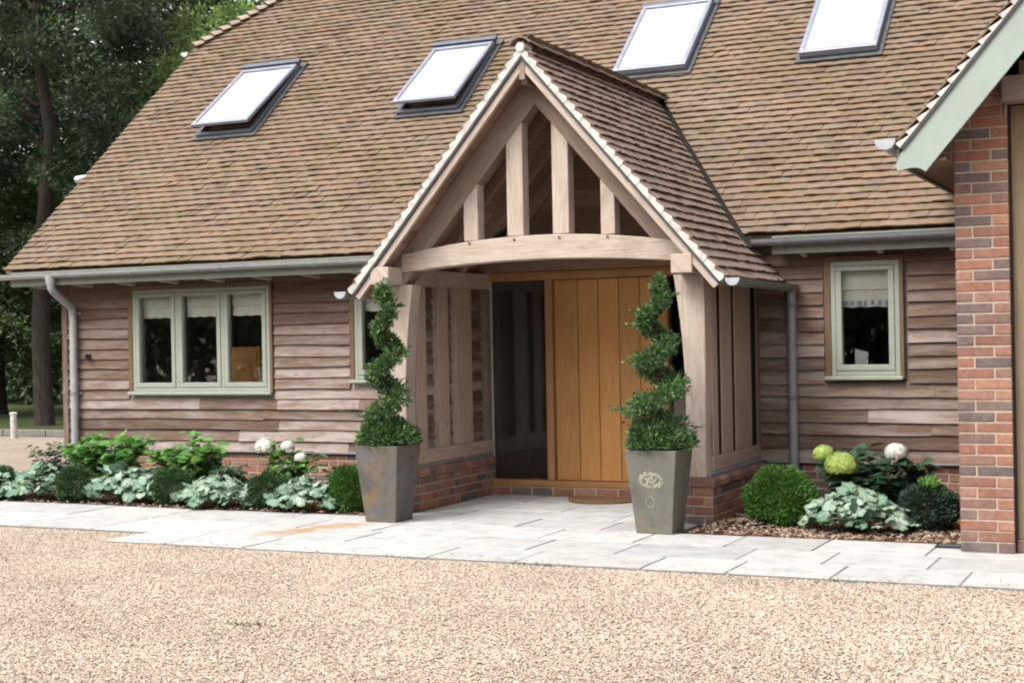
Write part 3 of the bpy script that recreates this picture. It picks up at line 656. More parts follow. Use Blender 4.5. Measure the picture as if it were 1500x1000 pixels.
# ---- walls
WIN = [(-6.655, -4.785, 1.03, 2.184), (-3.71, -3.1, 1.15, 2.184)]
ops = [(-6.725+7.65, -4.74+7.65, .985, 2.236), (-3.78+7.65, -3.05+7.65, 1.13, 2.236)]
mb = MB(); boards(mb, (-7.65, 0, 0), (1, 0, 0), (0, -1, 0), 5.42, .385, 2.31, ops)
wall = mb.build('weatherboarding', 'boards', house); mb = MB()
RW = (1.378, 1.982, 1.16, 2.181); WY = -.2
boards(mb, (.62, WY, 0), (1, 0, 0), (0, -1, 0), 2.21, .41, 2.31, [(1.31-.62, 2.045-.62, 1.13, 2.235)])
wall = mb.build('weatherboarding', 'boards', house)
mb = MB(); boards(mb, (-7.65, 10.4, 0), (0, -1, 0), (-1, 0, 0), 10.4, .385, 6.1, topfn=lambda z: (0, 10.4) if z < 2.5 else (max(0, (z-2.58)/TP), 10.4-max(0, (z-2.58)/TP)))
mb.build('gable_weatherboarding', 'boards', house)
mb = MB()
mb.box(-7.70, -7.62, -.045, .03, .36, 2.3); mb.build('corner_post', 'boards', house, bevel=.005)
# backing walls with openings
mb = MB()
def wall_box(x0, x1, z0, z1, y0, y1, op):
    xs = sorted({x0, x1, *[a for o_ in op for a in o_[:2]]})
    for a, b in zip(xs[:-1], xs[1:]):
        cut = [o_ for o_ in op if o_[0] <= a+1e-6 and o_[1] >= b-1e-6]
        if cut: mb.box(a, b, y0, y1, z0, cut[0][2]); mb.box(a, b, y0, y1, cut[0][3], z1)
        else: mb.box(a, b, y0, y1, z0, z1)
wall_box(-7.62, -2.12, .0, 2.5, .004, .18, [(-6.655, -4.785, 1.0, 2.184), (-3.71, -3.1, 1.12, 2.184)])
wall_box(.58, 2.83, .0, 2.5, -.12, -.02, [(1.36, 2.0, 1.13, 2.184)])
mb.box(-7.62, -7.45, .18, 10.3, 0, 2.7); mb.prism([(-7.62, .1, 2.5), (-7.62, 10.3, 2.5), (-7.62, 7.2, 5.3), (-7.62, 3.2, 5.3)], (.1, 0, 0))
mb.box(-7.45, 10, 10.2, 10.4, 0, 2.9); mb.box(-7.4, -2.3, 3.0, 3.1, 0, 2.32); mb.box(.72, 10, 2.6, 2.7, 0, 2.32)
mb.box(-2.3, -2.2, .2, 4.6, 0, 2.32); mb.box(.62, .72, .05, 4.6, 0, 2.32)
mb.build('inner_wall', 'interior', house)
mb = MB(); mb.box(-7.4, 10, .19, 10.1, 2.33, 2.36); mb.box(-7.4, 10, .19, 10.1, .02, .06); mb.build('room_floor', 'oak_dark', house)
# brick plinths
mb, mo = MB(), MB()
bricks(mb, mo, (-7.64, -.005, 0), (1, 0, 0), (0, -1, 0), 5.35, 5, bond='flemish', g=.0735)
pl = mb.build('plinth', 'brick', house, bevel=.004); mo.build('plinth_mortar', 'mortar', pl); mb, mo = MB(), MB()
bricks(mb, mo, (.76, -.195, 0), (1, 0, 0), (0, -1, 0), 2.07, 5, bond='flemish', g=.0765)
pl = mb.build('plinth', 'brick', house, bevel=.004); mo.build('plinth_mortar', 'mortar', pl)
mb = MB(); mb.prism([(-7.66, -.05, .368), (-7.66, -.05, .382), (-7.66, -.0, .398), (-7.66, .0, .368)], (5.38, 0, 0)); mb.build('drip_flashing', 'zinc', house); mb = MB(); mb.prism([(.77, -.25, .384), (.77, -.25, .396), (.77, -.197, .412), (.77, -.197, .384)], (2.06, 0, 0)); mb.build('drip_flashing', 'zinc', house)
# ---- windows
def casement(x0, x1, z0, z1, Y, lights, blind_z, sill=(.06, .045), reveal=.07):
    fr, st = .042, .052
    mb = MB(); yf, yb = Y-.045, Y+.03
    mb.box(x0, x1, yf, yb, z1-fr, z1); mb.box(x0, x0+fr, yf, yb, z0, z1-fr-.0005); mb.box(x1-fr, x1, yf, yb, z0, z1-fr-.0005); mb.box(x0+fr+.0005, x1-fr-.0005, yf, yb, z0, z0+fr)
    n = lights; wd = (x1-x0)/n
    for i in range(1, n): mb.box(x0+wd*i-fr*.5, x0+wd*i+fr*.5, yf+.001, yb, z0+fr+.0005, z1-fr-.0005)
    f = mb.build('window', 'sage', house, bevel=.004)
    for i in range(n):
        a = x0+wd*i+(fr if i == 0 else fr*.5)+.003; b = x0+wd*(i+1)-(fr if i == n-1 else fr*.5)-.003; c, d = z0+fr+.003, z1-fr-.003
        mb = MB(); ya, y2 = yf-.006, yb-.012
        mb.box(a, b, ya, y2, d-st+.012, d); mb.box(a, b, ya, y2, c, c+st); mb.box(a, a+st, ya, y2, c+st+.0005, d-st+.0115); mb.box(b-st, b, ya, y2, c+st+.0005, d-st+.0115)
        s_ = mb.build('sash', 'sage', f, bevel=.004)
        mb = MB(); mb.box(a+st-.004, b-st+.004, Y-.012, Y-.002, c+st-.004, d-st+.016); mb.build('pane', 'glass', f)
    for i in range(n):
        a = x0+wd*i+.08; b = x0+wd*(i+1)-.08
        mb = MB(); k = 10
        ring = []
        for j in range(k+1):
            xx = a+(b-a)*j/k; ring.append((xx, Y+.05+.004*math.sin(j*1.9)))
        bi = len(mb.v)
        for q, (xx, yy) in enumerate(ring): mb.v += [(xx, yy, blind_z+.006*math.sin(q*2.1)), (xx, yy+.012, blind_z+(z1-.08-blind_z)*.45), (xx, yy-.004, blind_z+(z1-.08-blind_z)*.47), (xx, yy, z1-.05)]
        for q in range(k):
            for h in range(3): mb.f.append([bi+4*q+h, bi+4*q+4+h, bi+4*q+5+h, bi+4*q+1+h]); mb.uv.append([(0, 0)]*4)
        mb.build('blind', 'blind', f)
    mb = MB(); mb.prism([(x0-sill[0], Y-.085, z0-.038), (x0-sill[0], Y-.085, z0-.008), (x0-sill[0], Y-.046, z0-.001), (x0-sill[0], Y+.0, z0-.001), (x0-sill[0], Y+.0, z0-.038)], (x1-x0+sill[0]*1.4, 0, 0)); mb.build('sill', 'sage', f, bevel=.004)
    mb = MB(); mb.box(x0-.06, x0-.002, Y-.052, Y-.002, z0-.03, z1+.05); mb.box(x1+.002, x1+.035, Y-.05, Y-.002, z0-.03, z1+.05); mb.box(x0-.002, x1+.002, Y-.05, Y-.002, z1+.002, z1+.05); mb.build('surround', 'oak_trim', f, bevel=.003)
    return f
w1 = casement(-6.655, -4.785, 1.035, 2.184, 0, 3, 1.865)
w2 = casement(-3.71, -3.1, 1.155, 2.184, 0, 1, 1.87)
w3 = casement(1.378, 1.982, 1.165, 2.181, WY, 1, 1.775)
for i in range(7): mb = MB(); mb.box(1.47+.062*i, 1.47+.062*i+rnd.uniform(.02, .05), WY+.04, WY+.044, 1.785+rnd.uniform(0, .01), 1.83); mb.build('printed_motif', 'blue_print', w3)
# ---- front door, side lights, frame, brick step
mb = MB()
DL, DR = -2.196, .60; DZ0, DZ1 = .115, 2.129
mb.box(DL, DR, -.05, .09, DZ1, DZ1+.085)
for (a, b) in ((DL, -2.134), (-1.508, -1.432), (-.262, -.228), (.54, DR)): mb.box(a, b, -.05, .09, DZ0+.03, DZ1-.0005)
mb.box(DL, DR, -.085, .09, DZ0-.025, DZ0+.0295)
dfr = mb.build('door_frame', 'frame_oak', house, bevel=.004)
mb = MB(); mb.box(-2.134, -1.508, .015, .027, DZ0+.03, DZ1); mb.build('side_light', 'glass_door', house)
mb = MB(); mb.box(-.228, .54, .015, .027, DZ0+.03, DZ1); mb.build('side_light', 'glass_door', house)
mb = MB(); xs = [-1.43, -1.177, -.962, -.745, -.53, -.39, -.264]
for a, b in zip(xs[:-1], xs[1:]): mb.hexa([(a+.004, .004, DZ0+.034), (b-.004, .004, DZ0+.034), (b, .05, DZ0+.034), (a, .05, DZ0+.034), (a+.004, .004, DZ1-.004), (b-.004, .004, DZ1-.004), (b, .05, DZ1-.004), (a, .05, DZ1-.004)], (0, 0, 1))
door = mb.build('front_door', 'door', house, bevel=.005)
mb = MB(); mb.tube([(-.33, -.05, .75), (-.33, -.05, 1.35)], .014, 10); mb.tube([(-.33, -.05, .85), (-.33, .006, .85)], .009, 8); mb.tube([(-.33, -.05, 1.25), (-.33, .006, 1.25)], .009, 8); mb.build('handle', 'steel', door, smooth=True)
mb, mo = MB(), MB()
bricks(mb, mo, (-2.10, -.13, .0), (1, 0, 0), (0, -1, 0), 2.66, 1, depth=.11, bond='stretcher', g=.088); st_ = mb.build('door_step', 'brick', house, bevel=.006); mo.build('step_mortar', 'mortar', st_)
# boarded wall over the door, seen through the truss
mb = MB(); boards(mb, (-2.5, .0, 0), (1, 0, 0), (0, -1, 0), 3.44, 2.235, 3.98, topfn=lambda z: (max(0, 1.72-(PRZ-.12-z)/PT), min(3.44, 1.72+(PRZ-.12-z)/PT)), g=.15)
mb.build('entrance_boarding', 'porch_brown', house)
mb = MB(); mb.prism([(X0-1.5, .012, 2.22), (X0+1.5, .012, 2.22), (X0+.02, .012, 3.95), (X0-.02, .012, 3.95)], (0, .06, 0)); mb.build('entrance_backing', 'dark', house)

# ---- roof windows
def roof_window(xl, xr, yb, yt, opened):
    O = Vector((xl, yb, rz(yb)-.0)); L = (yt-yb)/cs; W = xr-xl; U = Vector((1, 0, 0))
    mb = MB(); fl = .045      # flashing skirt round the frame
    mb.obox(O, U, SN, NN, 0, W, .015, .06, .02, .036); mb.obox(O, U, SN, NN, 0, fl, .06, L, .012, .034); mb.obox(O, U, SN, NN, W-fl, W, .06, L, .012, .034); mb.obox(O, U, SN, NN, 0, W, L-.09, L+.03, .012, .04)
    f = mb.build('roof_window', 'lead_dark', house, bevel=.003)
    mb = MB(); a, b, c, d = fl+.001, W-fl-.001, .061, L-.091; t = .055
    mb.obox(O, U, SN, NN, a, b, c, c+t, .0, .075); mb.obox(O, U, SN, NN, a, b, d-t, d, .0, .085); mb.obox(O, U, SN, NN, a, a+t, c+t+.0005, d-t-.0005, .0, .075); mb.obox(O, U, SN, NN, b-t, b, c+t+.0005, d-t-.0005, .0, .075)
    mb.build('frame', 'rw_frame', f, bevel=.004)
    mb = MB(); mb.obox(O, U, SN, NN, a+.05, b-.05, c+.04, d-.04, -.14, -.12); mb.obox(O, U, SN, NN, a+t, b-t, c+t+.002, c+t+.02, -.12, .02); mb.build('shaft_lining', 'white', f)
    # sash pivots about its middle when open
    an = R(3.9) if opened else 0; mid = (c+d)/2
    S2 = (SN*math.cos(an)-NN*math.sin(an)) if opened else SN; N2 = (NN*math.cos(an)+SN*math.sin(an)) if opened else NN
    Om = O+SN*mid+NN*.078; h = (d-c)/2
    if opened: Om = O+SN*(d-.03)+NN*.082; lo, hi = -(d-c)+.035, -.03
    else: lo, hi = -h+.004, h-.004
    q = .05
    mb = MB(); mb.obox(Om, U, S2, N2, a, b, lo, lo+q, .0, .04); mb.obox(Om, U, S2, N2, a, b, hi-q, hi, .0, .045); mb.obox(Om, U, S2, N2, a, a+q, lo+q+.0005, hi-q-.0005, .0, .04); mb.obox(Om, U, S2, N2, b-q, b, lo+q+.0005, hi-q-.0005, .0, .04)
    mb.build('sash', 'rw_light', f, bevel=.006)
    mb = MB(); mb.obox(Om, U, S2, N2, a+q-.003, b-q+.003, lo+q-.003, hi-q+.003, .012, .026); mb.build('pane', 'roof_glass', f)
    mb = MB(); mb.obox(O, U, SN, NN, a-.02, b+.02, d-.03, d+.05, .086, .15 if opened else .13); mb.build('top_cover', 'rw_frame', f, bevel=.01)
    return f
for k, args in enumerate(((-6.87, -5.94, 1.39, 2.6, True), (-4.06, -3.16, 1.45, 2.6, True), (-1.47, -.54, 1.72, 2.88, False), (.6, 1.49, 1.71, 2.92, False))): roof_window(*args)
# small gutter end at the foot of the hip and a bracket on the verge
mb = MB(); half_round(mb, (XL-.1, HY-.1, rz(HY)-.06), (XL-.1, 2*YR-HY+.1, rz(HY)-.06), .058); mb.build('hip_gutter', 'steel', house, smooth=True)
mb = MB(); mb.tube([(XL+.06, 1.041, rz(1.041)-.05), (XL-.17, 1.03, rz(1.041)-.09)], [.03, .055], 10); mb.build('vent_pipe', 'steel', house, smooth=True)

# ================================================================== PORCH
porch = thing('entrance_porch', 'open oak framed porch with steep tiled gable over the front door', 'porch', (X0, -1.0, 0))
pc = 1/math.sqrt(1+PT*PT); PF = -1.827
slope = {}
for sg in (-1, 1):
    S = Vector((-sg*pc, 0, PT*pc)); N = Vector((sg*PT*pc, 0, pc)); O = Vector((X0+sg*PH, 0, PEZ)); U = Vector((0, sg*1., 0))
    slope[sg] = (O, S, N)
    Ls = PH/pc
    def clip(u, s, sg=sg):
        y = sg*u; dx = PH-s*pc; pl = []
        ylim = GE+(PRZ-PT*(PH)-GZ)/TP          # valley: y = GE+((PRZ-GZ)-PT*dx)/TP ; dx = PH-s*pc
        if dx < 1.40:
            k0 = GE+((PRZ-GZ)-PT*PH)/TP; k1 = PT*pc/TP      # y <= k0 + k1*s
            pl.append((sg*1., -k1, k0-.045))
        else: pl.append((sg*1., 0, -.235 if sg > 0 else -.03))
        return pl
    ulo, uhi = (PV, 1.6) if sg > 0 else (-1.6, -PV)
    mb = MB(); tile_slope(mb, O-N*.012, U, S, N, ulo, uhi, Ls-.02, clip); mb.build('roof', 'tiles_porch', porch)
    # boarding below the tiles
    mb = MB(); nb = 17
    for i in range(nb):
        s0, s1 = .02+i*(Ls-.12)/nb, .02+(i+1)*(Ls-.12)/nb-.004; dxm = PH-s0*pc
        yend = (GE+((PRZ-GZ)-PT*dxm)/TP-.1) if dxm < 1.4 else -.22
        mb.obox(O, (0, 1, 0), S, N, PV+.035, min(yend, .0), s0, s1, -.105, -.085)
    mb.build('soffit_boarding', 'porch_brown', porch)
    # verge: white mortar teeth, slate undercloak, oak barge board
    mb = MB(); k = 0
    while k*.106 < Ls-.05:
        s0, s1 = k*.106+rnd.uniform(-.004, .004), k*.106+.104
        pts = [O+S*s0+N*-.062, O+S*(s1+.002)+N*-.062, O+S*(s1+.002)+N*(-.022+rnd.uniform(-.005, .003)), O+S*(s0+.02)+N*(-.002+rnd.uniform(-.004, .004)), O+S*s0+N*(-.02)]
        pts = [p+Vector((0, PV-.004+rnd.uniform(-.004, .004), 0)) for p in pts]; mb.prism(pts, (0, .1, 0), S); k += 1
    mb.build('verge_mortar', 'white_mortar', porch)
    mb = MB(); mb.obox(O, S, N, (0, 1, 0), .02, Ls, -.084, -.063, PV-.002+.003*(sg > 0), PV+.14-.003*(sg > 0)); mb.build('undercloak', 'slate_dark', porch)
    mb = MB()
    nseg = 6
    mb.obox(O, S, N, (0, 1, 0), .0, Ls-.0, -.142, -.086, PV+.018+.004*(sg > 0), PV+.062-.004*(sg > 0), S); mb.build('barge_board', 'oak', porch, bevel=.005)
    # principal rafter of the truss, common rafters behind
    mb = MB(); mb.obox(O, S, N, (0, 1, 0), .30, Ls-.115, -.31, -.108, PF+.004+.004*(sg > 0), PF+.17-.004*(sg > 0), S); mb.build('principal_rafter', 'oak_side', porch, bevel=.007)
    for y in (-1.2, -.66, -.12):
        mb = MB(); mb.obox(O, S, N, (0, 1, 0), .16, Ls-.06, -.2, -.107, y+.004*(sg > 0), y+.07-.004*(sg > 0), S); mb.build('common_rafter', 'porch_brown', porch, bevel=.004)
    # wall plate along the side wall with its weathered end in front
    xa, xb = (.512, .69) if sg > 0 else (-2.295, -2.11)
    mb = MB(); mb.box(xa, xb, -2.075, -.21 if sg > 0 else -.04, 2.052, 2.205, (0, 1, 0)); mb.build('wall_plate', 'oak', porch, bevel=.008)
    # curved front post: jowled head
    mb = MB(); n = 14; zs = [.385+(2.05-.385)*i/n for i in range(n+1)]
    inner = lambda z: .545-.11*max(0, (z-1.0)/1.05)**1.6-.012*math.sin(z*2.2)
    outer = lambda z: .705-.006*math.sin(z*3)
    prof = [((inner(z)-X0)*sg+X0 if sg > 0 else X0-(inner(z)-X0), z) for z in zs]; prof2 = [(outer(z) if sg > 0 else X0-(outer(z)-X0)+-.0, z) for z in zs]
    for i in range(n):
        a0, a1, b0, b1 = prof[i], prof[i+1], prof2[i], prof2[i+1]
        mb.v += []
    pts = [(x, PF, z) for x, z in prof]+[(x, PF, z) for x, z in prof2[::-1]]
    if sg < 0: pts = pts[::-1]
    mb.prism(pts[::-1], (0, .17, 0), (0, 0, 1)); mb.build('post', 'oak', porch, bevel=.008)
    # rear post against the house
    xc = .62 if sg > 0 else -2.2; ye = -.215 if sg > 0 else -.03
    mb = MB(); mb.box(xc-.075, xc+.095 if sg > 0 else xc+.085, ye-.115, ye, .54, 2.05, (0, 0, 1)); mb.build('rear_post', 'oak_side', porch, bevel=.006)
    # sill beam
    mb = MB(); xi, xo = (.545, .715) if sg > 0 else (-2.29, -2.105)
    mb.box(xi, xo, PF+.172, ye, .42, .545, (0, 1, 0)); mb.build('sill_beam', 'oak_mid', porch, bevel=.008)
    # close studding
    ys = [(-1.60, -1.40), (-1.16, -.955), (-.80, -.47)] if sg < 0 else [(-1.652, -1.50), (-1.40, -1.09), (-1.0, -.50)]
    for (a, b) in ys:
        mb = MB(); mb.box(xi+.025, xo-.004, a, b, .546, 2.051, (0, 0, 1)); mb.build('stud', 'oak_mid', porch, bevel=.006)
    # infill between studs: boards left; right near-black, groove shade put into colour
    mb = MB()
    if sg < 0: boards(mb, (-2.2, -.05, 0), (0, -1, 0), (1, 0, 0), 1.6, .55, 2.04, g=.1)
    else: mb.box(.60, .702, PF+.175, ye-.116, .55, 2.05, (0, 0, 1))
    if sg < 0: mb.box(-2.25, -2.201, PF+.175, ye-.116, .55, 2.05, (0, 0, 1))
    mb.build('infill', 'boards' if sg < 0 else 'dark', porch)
    # brick plinth and rounded coping
    mb, mo = MB(), MB(); pa, pb = (.50, .755) if sg > 0 else (-2.345, -2.09); yr = ye
    bricks(mb, mo, (pa, PF, 0), (1, 0, 0), (0, -1, 0), pb-pa, 4, g=.0765, bond='pier', phase=0)
    bricks(mb, mo, (pb, PF+.0, 0), (0, 1, 0), (1, 0, 0), yr-PF, 4, g=.0765)
    bricks(mb, mo, (pa, yr, 0), (0, -1, 0), (-1, 0, 0), yr-PF, 4, g=.0765)
    p_ = mb.build('plinth', 'brick', porch, bevel=.004); mo.build('plinth_mortar', 'mortar', p_)
    mb = MB(); mb.box(pa+.051, pb-.051, PF+.052, yr-.01, .0, .3); mb.build('plinth_core', 'mortar', p_)
    mb = MB(); y = PF-.012
    while y < yr-.02:
        e = min(yr, y+.105); c0, c1 = .308, .384
        for (xa_, xb_) in (((pa-.012, pb+.012)),): mb.prism([(xa_, y+.004, c0), (xb_, y+.004, c0), (xb_, y+.004, c1-.03), (xb_-.012, y+.004, c1-.009), (xb_-.035, y+.004, c1), (xa_+.035, y+.004, c1), (xa_+.012, y+.004, c1-.009), (xa_, y+.004, c1-.03)], (0, e-y-.008, 0))
        y = e
    mb.build('coping', 'brick', porch, bevel=.003)
    mb = MB(); mb.box(pa+.02, pb-.02, PF+.02, yr-.01, .3845, .4195); mb.build('lead_dpc', 'lead', porch, bevel=.006)
    # gutter
    gx = X0+sg*(PH+.062); mb = MB(); half_round(mb, (gx, PV-.02, PEZ-.02), (gx, -.24 if sg > 0 else -.05, PEZ-.03), .055); gg_ = mb.build('gutter', 'gutter_dark', porch, smooth=True)
    mb = MB(); half_round(mb, (gx, PV-.03, PEZ-.019), (gx, PV+.0, PEZ-.019), .058); mb.build('gutter_end', 'steel', gg_, smooth=True)
    mb = MB(); mb.obox(O, (0, 1, 0), S, N, PV+.07, -.25, .0, .025, -.105, -.05); mb.build('eaves_board', 'oak_side', porch)
mb = MB(); ridge_tiles(mb, (X0, PV-.03, PRZ+.012), (X0, VR+.05, PRZ+.012), .10, .33); mb.build('ridge', 'tiles_porch', porch)
mb = MB(); mb.tube([(X0, PV-.016, PRZ-.03), (X0, PV+.10, PRZ-.03)], [.04, .058], 14); mb.build('ridge_end_mortar', 'white_mortar', porch, smooth=True)
mb = MB(); mb.box(X0-.025, X0+.025, PV+.015, PV+.06, PRZ-.30, PRZ-.12, (0, 0, 1)); mb.box(X0-.025, X0+.025, PV+.061, .0, PRZ-.33, PRZ-.13, (0, 1, 0)); mb.build('ridge_beam', 'oak_side', porch)
# cambered tie beam
n = 18; top, bot = [], []
for i in range(n+1):
    x = -2.11+(0.55+2.11)*i/n; q = 1-((x-X0)/1.33)**2
    top.append((x, PF-.012, 2.318+.118*q)); bot.append((x, PF-.012, 2.158+.07*q))
mb = MB(); mb.prism(bot+top[::-1], (0, .17, 0)); tie = mb.build('tie_beam', 'oak', porch, bevel=.008)
for x in (-1.42, -.985, -.56, -.12, -2.0, .43):
    mb = MB(); mb.tube([(x, PF-.02, 2.405-.06*((x-X0)/1.33)**2), (x, PF-.01, 2.405-.06*((x-X0)/1.33)**2)], .012, 8); mb.build('peg', 'oak_dark', tie)
for (a, b) in ((-1.487, -1.346), (-1.063, -.908), (-.632, -.480), (-.190, -.063)):
    mb = MB(); c = (a+b)/2; zt = lambda x: 3.60-1.113*abs(x-X0)+.03; zb = 2.318+.118*(1-((c-X0)/1.33)**2)+.004
    mb.prism([(a, PF+.012, zb), (b, PF+.012, zb), (b, PF+.012, zt(b)), (a, PF+.012, zt(a))], (0, .13, 0), (0, 0, 1)); mb.build('gable_stud', 'oak', porch, bevel=.007)
# beam over the door and wall post trims
mb = MB(); mb.box(-2.25, .66, -.13, -.055, 2.216, 2.36, (1, 0, 0)); mb.build('rear_beam', 'porch_brown', porch, bevel=.006)
# right downpipe from the porch gutter
dp = pipe('downpipe', [(X0+PH+.062, -.29, PEZ-.04), (X0+PH+.062, -.29, .3)], porch, .042, 'zinc')
for z in (1.78, .95):
    mb = MB(); mb.tube([(X0+PH+.062, -.29, z), (X0+PH+.062, -.29, z+.04)], .049, 14); mb.build('pipe_clip', 'gutter_dark', dp, smooth=True)
mb = MB(); mb.tube([(X0+PH+.062, -.29, PEZ-.10), (X0+PH+.062, -.29, PEZ-.03)], [.045, .062], 14)
mb.build('gutter_outlet', 'gutter_dark', dp, smooth=True)

# ================================================================== WING (right)
wing = thing('gabled_wing', 'red brick gabled wing with pale green bargeboard at the right', 'house wing', (5.0, -1.0, 0))
WYF = -2.72; WE, WEZ = 2.5, 2.83; WT = 1.17; wc = 1/math.sqrt(1+WT*WT); WH = 2.95; WXR = WE+WH
mb, mo = MB(), MB()
bricks(mb, mo, (2.83, WYF, 0), (1, 0, 0), (0, -1, 0), .362, 40, bond='pier', depth=.06, g=.0755)
for k in range(36, 46):      # head of the pier and the brick spandrel, cut to the roof slope
    z = k*.0755; xl = WE+(z+.0755-WEZ+.14)/WT
    if k < 40: xr = 2.829
    elif k == 40: xr = 3.19
    else: xr = 3.16
    if k < 40: xl = max(xl, 2.57)
    else: xl = max(xl, 2.83)
    x = xl
    while x < xr-.03:
        e = min(xr, x+(.2 if (k+int(x*10)) % 2 else .11)); mb.box(x, e-.012, WYF+.006, WYF+.06, z+.006, z+.07); x = e
    mo.box(xl, xr, WYF+.014, WYF+.07, z+.0005, z+.0752)
bricks(mb, mo, (2.832, WYF+2.5, 0), (0, -1, 0), (-1, 0, 0), 2.44, 37, depth=.06, g=.0755)
pr_ = mb.build('brick_pier', 'brick', wing, bevel=.004); mo.build('pier_mortar', 'mortar', pr_)
mb, mo = MB(), MB(); bricks(mb, mo, (7.55, WYF, 0), (1, 0, 0), (0, -1, 0), .362, 40, bond='pier', depth=.06, g=.0755); bricks(mb, mo, (3.2, WYF+.06, 0), (1, 0, 0), (0, -1, 0), 4.34, 1, bond='stretcher', depth=.06, g=.09)
pr2 = mb.build('brick_pier', 'brick', wing, bevel=.004); mo.build('pier_mortar', 'mortar', pr2)
mb = MB(); x = 3.206
while x < 7.5:
    e = min(7.54, x+rnd.uniform(.5, .62)); mb.box(x+.001, e-.001, WYF+.075, WYF+.12, .094, 3.09, (0, 0, 1)); x = e
mb.build('timber_panel', 'ply', wing)
mb = MB(); mb.box(3.195, 3.2045, WYF+.02, WYF+.1, .09, 3.09); mb.build('reveal', 'dark', wing)  # near-black strip beside the pier: shade of the recess as colour
mb = MB(); mb.box(3.168, 7.62, WYF-.11, WYF+.07, 3.098, 3.275, (1, 0, 0)); mb.build('lintel_beam', 'oak_side', wing, bevel=.01)
mb = MB(); boards(mb, (2.9, WYF+.05, 0), (1, 0, 0), (0, -1, 0), 5.1, 3.28, 5.6, topfn=lambda z: (max(0, WE+(z-WEZ+.4)/WT-2.9), min(5.1, 2*WXR-WE-(z-WEZ+.4)/WT-2.9))); mb.build('gable_boarding', 'oak_dark', wing)
mb = MB(); mb.prism([(2.86, WYF+.125, .1), (7.9, WYF+.125, .1), (7.9, WYF+.125, 3.3), (WXR, WYF+.125, 5.7), (2.95, WYF+.125, 3.0)], (0, .1, 0)); mb.build('backing_wall', 'dark', wing)
for sg in (-1, 1):
    S = Vector((-sg*wc, 0, WT*wc)); N = Vector((sg*WT*wc, 0, wc)); O = Vector((WXR+sg*WH, 0, WEZ)); U = Vector((0, sg*1., 0)); yv = -3.12; Ls = WH/wc
    mb = MB(); cl = None
    def clipw(u, s, sg=sg):
        y = sg*u; dx = s*wc; return [(sg*1., -wc*1/TP*WT*0-wc*1.337, .03+.02)]
    ulo, uhi = (yv, 4.6) if sg > 0 else (-4.6, -yv)
    tile_slope(mb, O-N*.012, U, S, N, ulo, uhi, Ls-.02, clipw); mb.build('roof', 'tiles', wing)
    mb = MB(); mb.obox(O, (0, 1, 0), S, N, yv+.05, .1, .02, Ls-.03, -.075, -.03); mb.build('roof_decking', 'oak_dark', wing)
    mb = MB(); k = 0
    while k*.106 < Ls-.05:
        s0, s1 = k*.106+rnd.uniform(-.004, .004), k*.106+.104
        pts = [O+S*s0+N*-.05, O+S*s1+N*-.05, O+S*s1+N*(-.044), O+S*(s0+.004)+N*(-.008+rnd.uniform(-.006, .004))]
        mb.prism([p+Vector((0, yv-.006+rnd.uniform(-.003, .003), 0)) for p in pts], (0, .1, 0), S); k += 1
    mb.build('verge_mortar', 'white_mortar', wing)
    mb = MB(); mb.obox(O, S, N, (0, 1, 0), .0, Ls, -.072, -.051, yv-.004, yv+.1); mb.build('undercloak', 'slate_dark', wing)
    # bargeboard with a scalloped foot
    b0, b1 = -.285, -.073; pts = []
    L2 = Ls-.02
    # foot profile in (s,n): outer corner, concave scallop, inner corner
    foot = [(-.02, b1), (-.115, -.10), (-.13, -.135)]
    for i in range(7):
        t = i/6; an = math.pi*t; foot.append((-.118+.095*t+.03*math.sin(an), -.145-.14*t))
    pts = [O+S*s_+N*n_+Vector((0, yv+.012, 0)) for s_, n_ in foot]+[O+S*(L2)+N*b0+Vector((0, yv+.012, 0)), O+S*(L2)+N*b1+Vector((0, yv+.012, 0))]
    mb = MB(); mb.prism(pts if sg < 0 else pts, (0, .03, 0), S); mb.build('barge_board', 'sage_barge', wing)
    gx = WXR+sg*(WH+.06); mb = MB(); half_round(mb, (gx, yv-.02, WEZ+.03), (gx, .0, WEZ+.02), .07); mb.build('gutter', 'steel', wing, smooth=True)
    # boxed eaves: soffit and fascia
    mb = MB(); xw = 2.83 if sg < 0 else 2*WXR-2.83; mb.hexa([(WE+.03 if sg < 0 else 2*WXR-WE-.03, yv+.045, 2.70), (xw, yv+.045, 2.70), (xw, .02, 2.70), (WE+.03 if sg < 0 else 2*WXR-WE-.03, .02, 2.70)]+[(WE+.03 if sg < 0 else 2*WXR-WE-.03, yv+.045, 2.72), (xw, yv+.045, 2.72), (xw, .02, 2.72), (WE+.03 if sg < 0 else 2*WXR-WE-.03, .02, 2.72)], (0, 1, 0)); mb.build('soffit', 'oak_dark', wing)
    mb = MB(); xq = WE+.005 if sg < 0 else 2*WXR-WE-.025; mb.box(xq, xq+.024, yv+.045, .02, 2.68, 2.80, (0, 1, 0)); mb.build('fascia', 'fascia', wing)
mb = MB(); ridge_tiles(mb, (WXR, -3.12, WEZ+WT*WH+.02), (WXR, 5, WEZ+WT*WH+.02), .11, .33); mb.build('ridge', 'tiles', wing)
mb = MB(); mb.box(8.05, 8.1, WYF, 10, 0, 3.2); mb.build('side_wall', 'boards', wing)

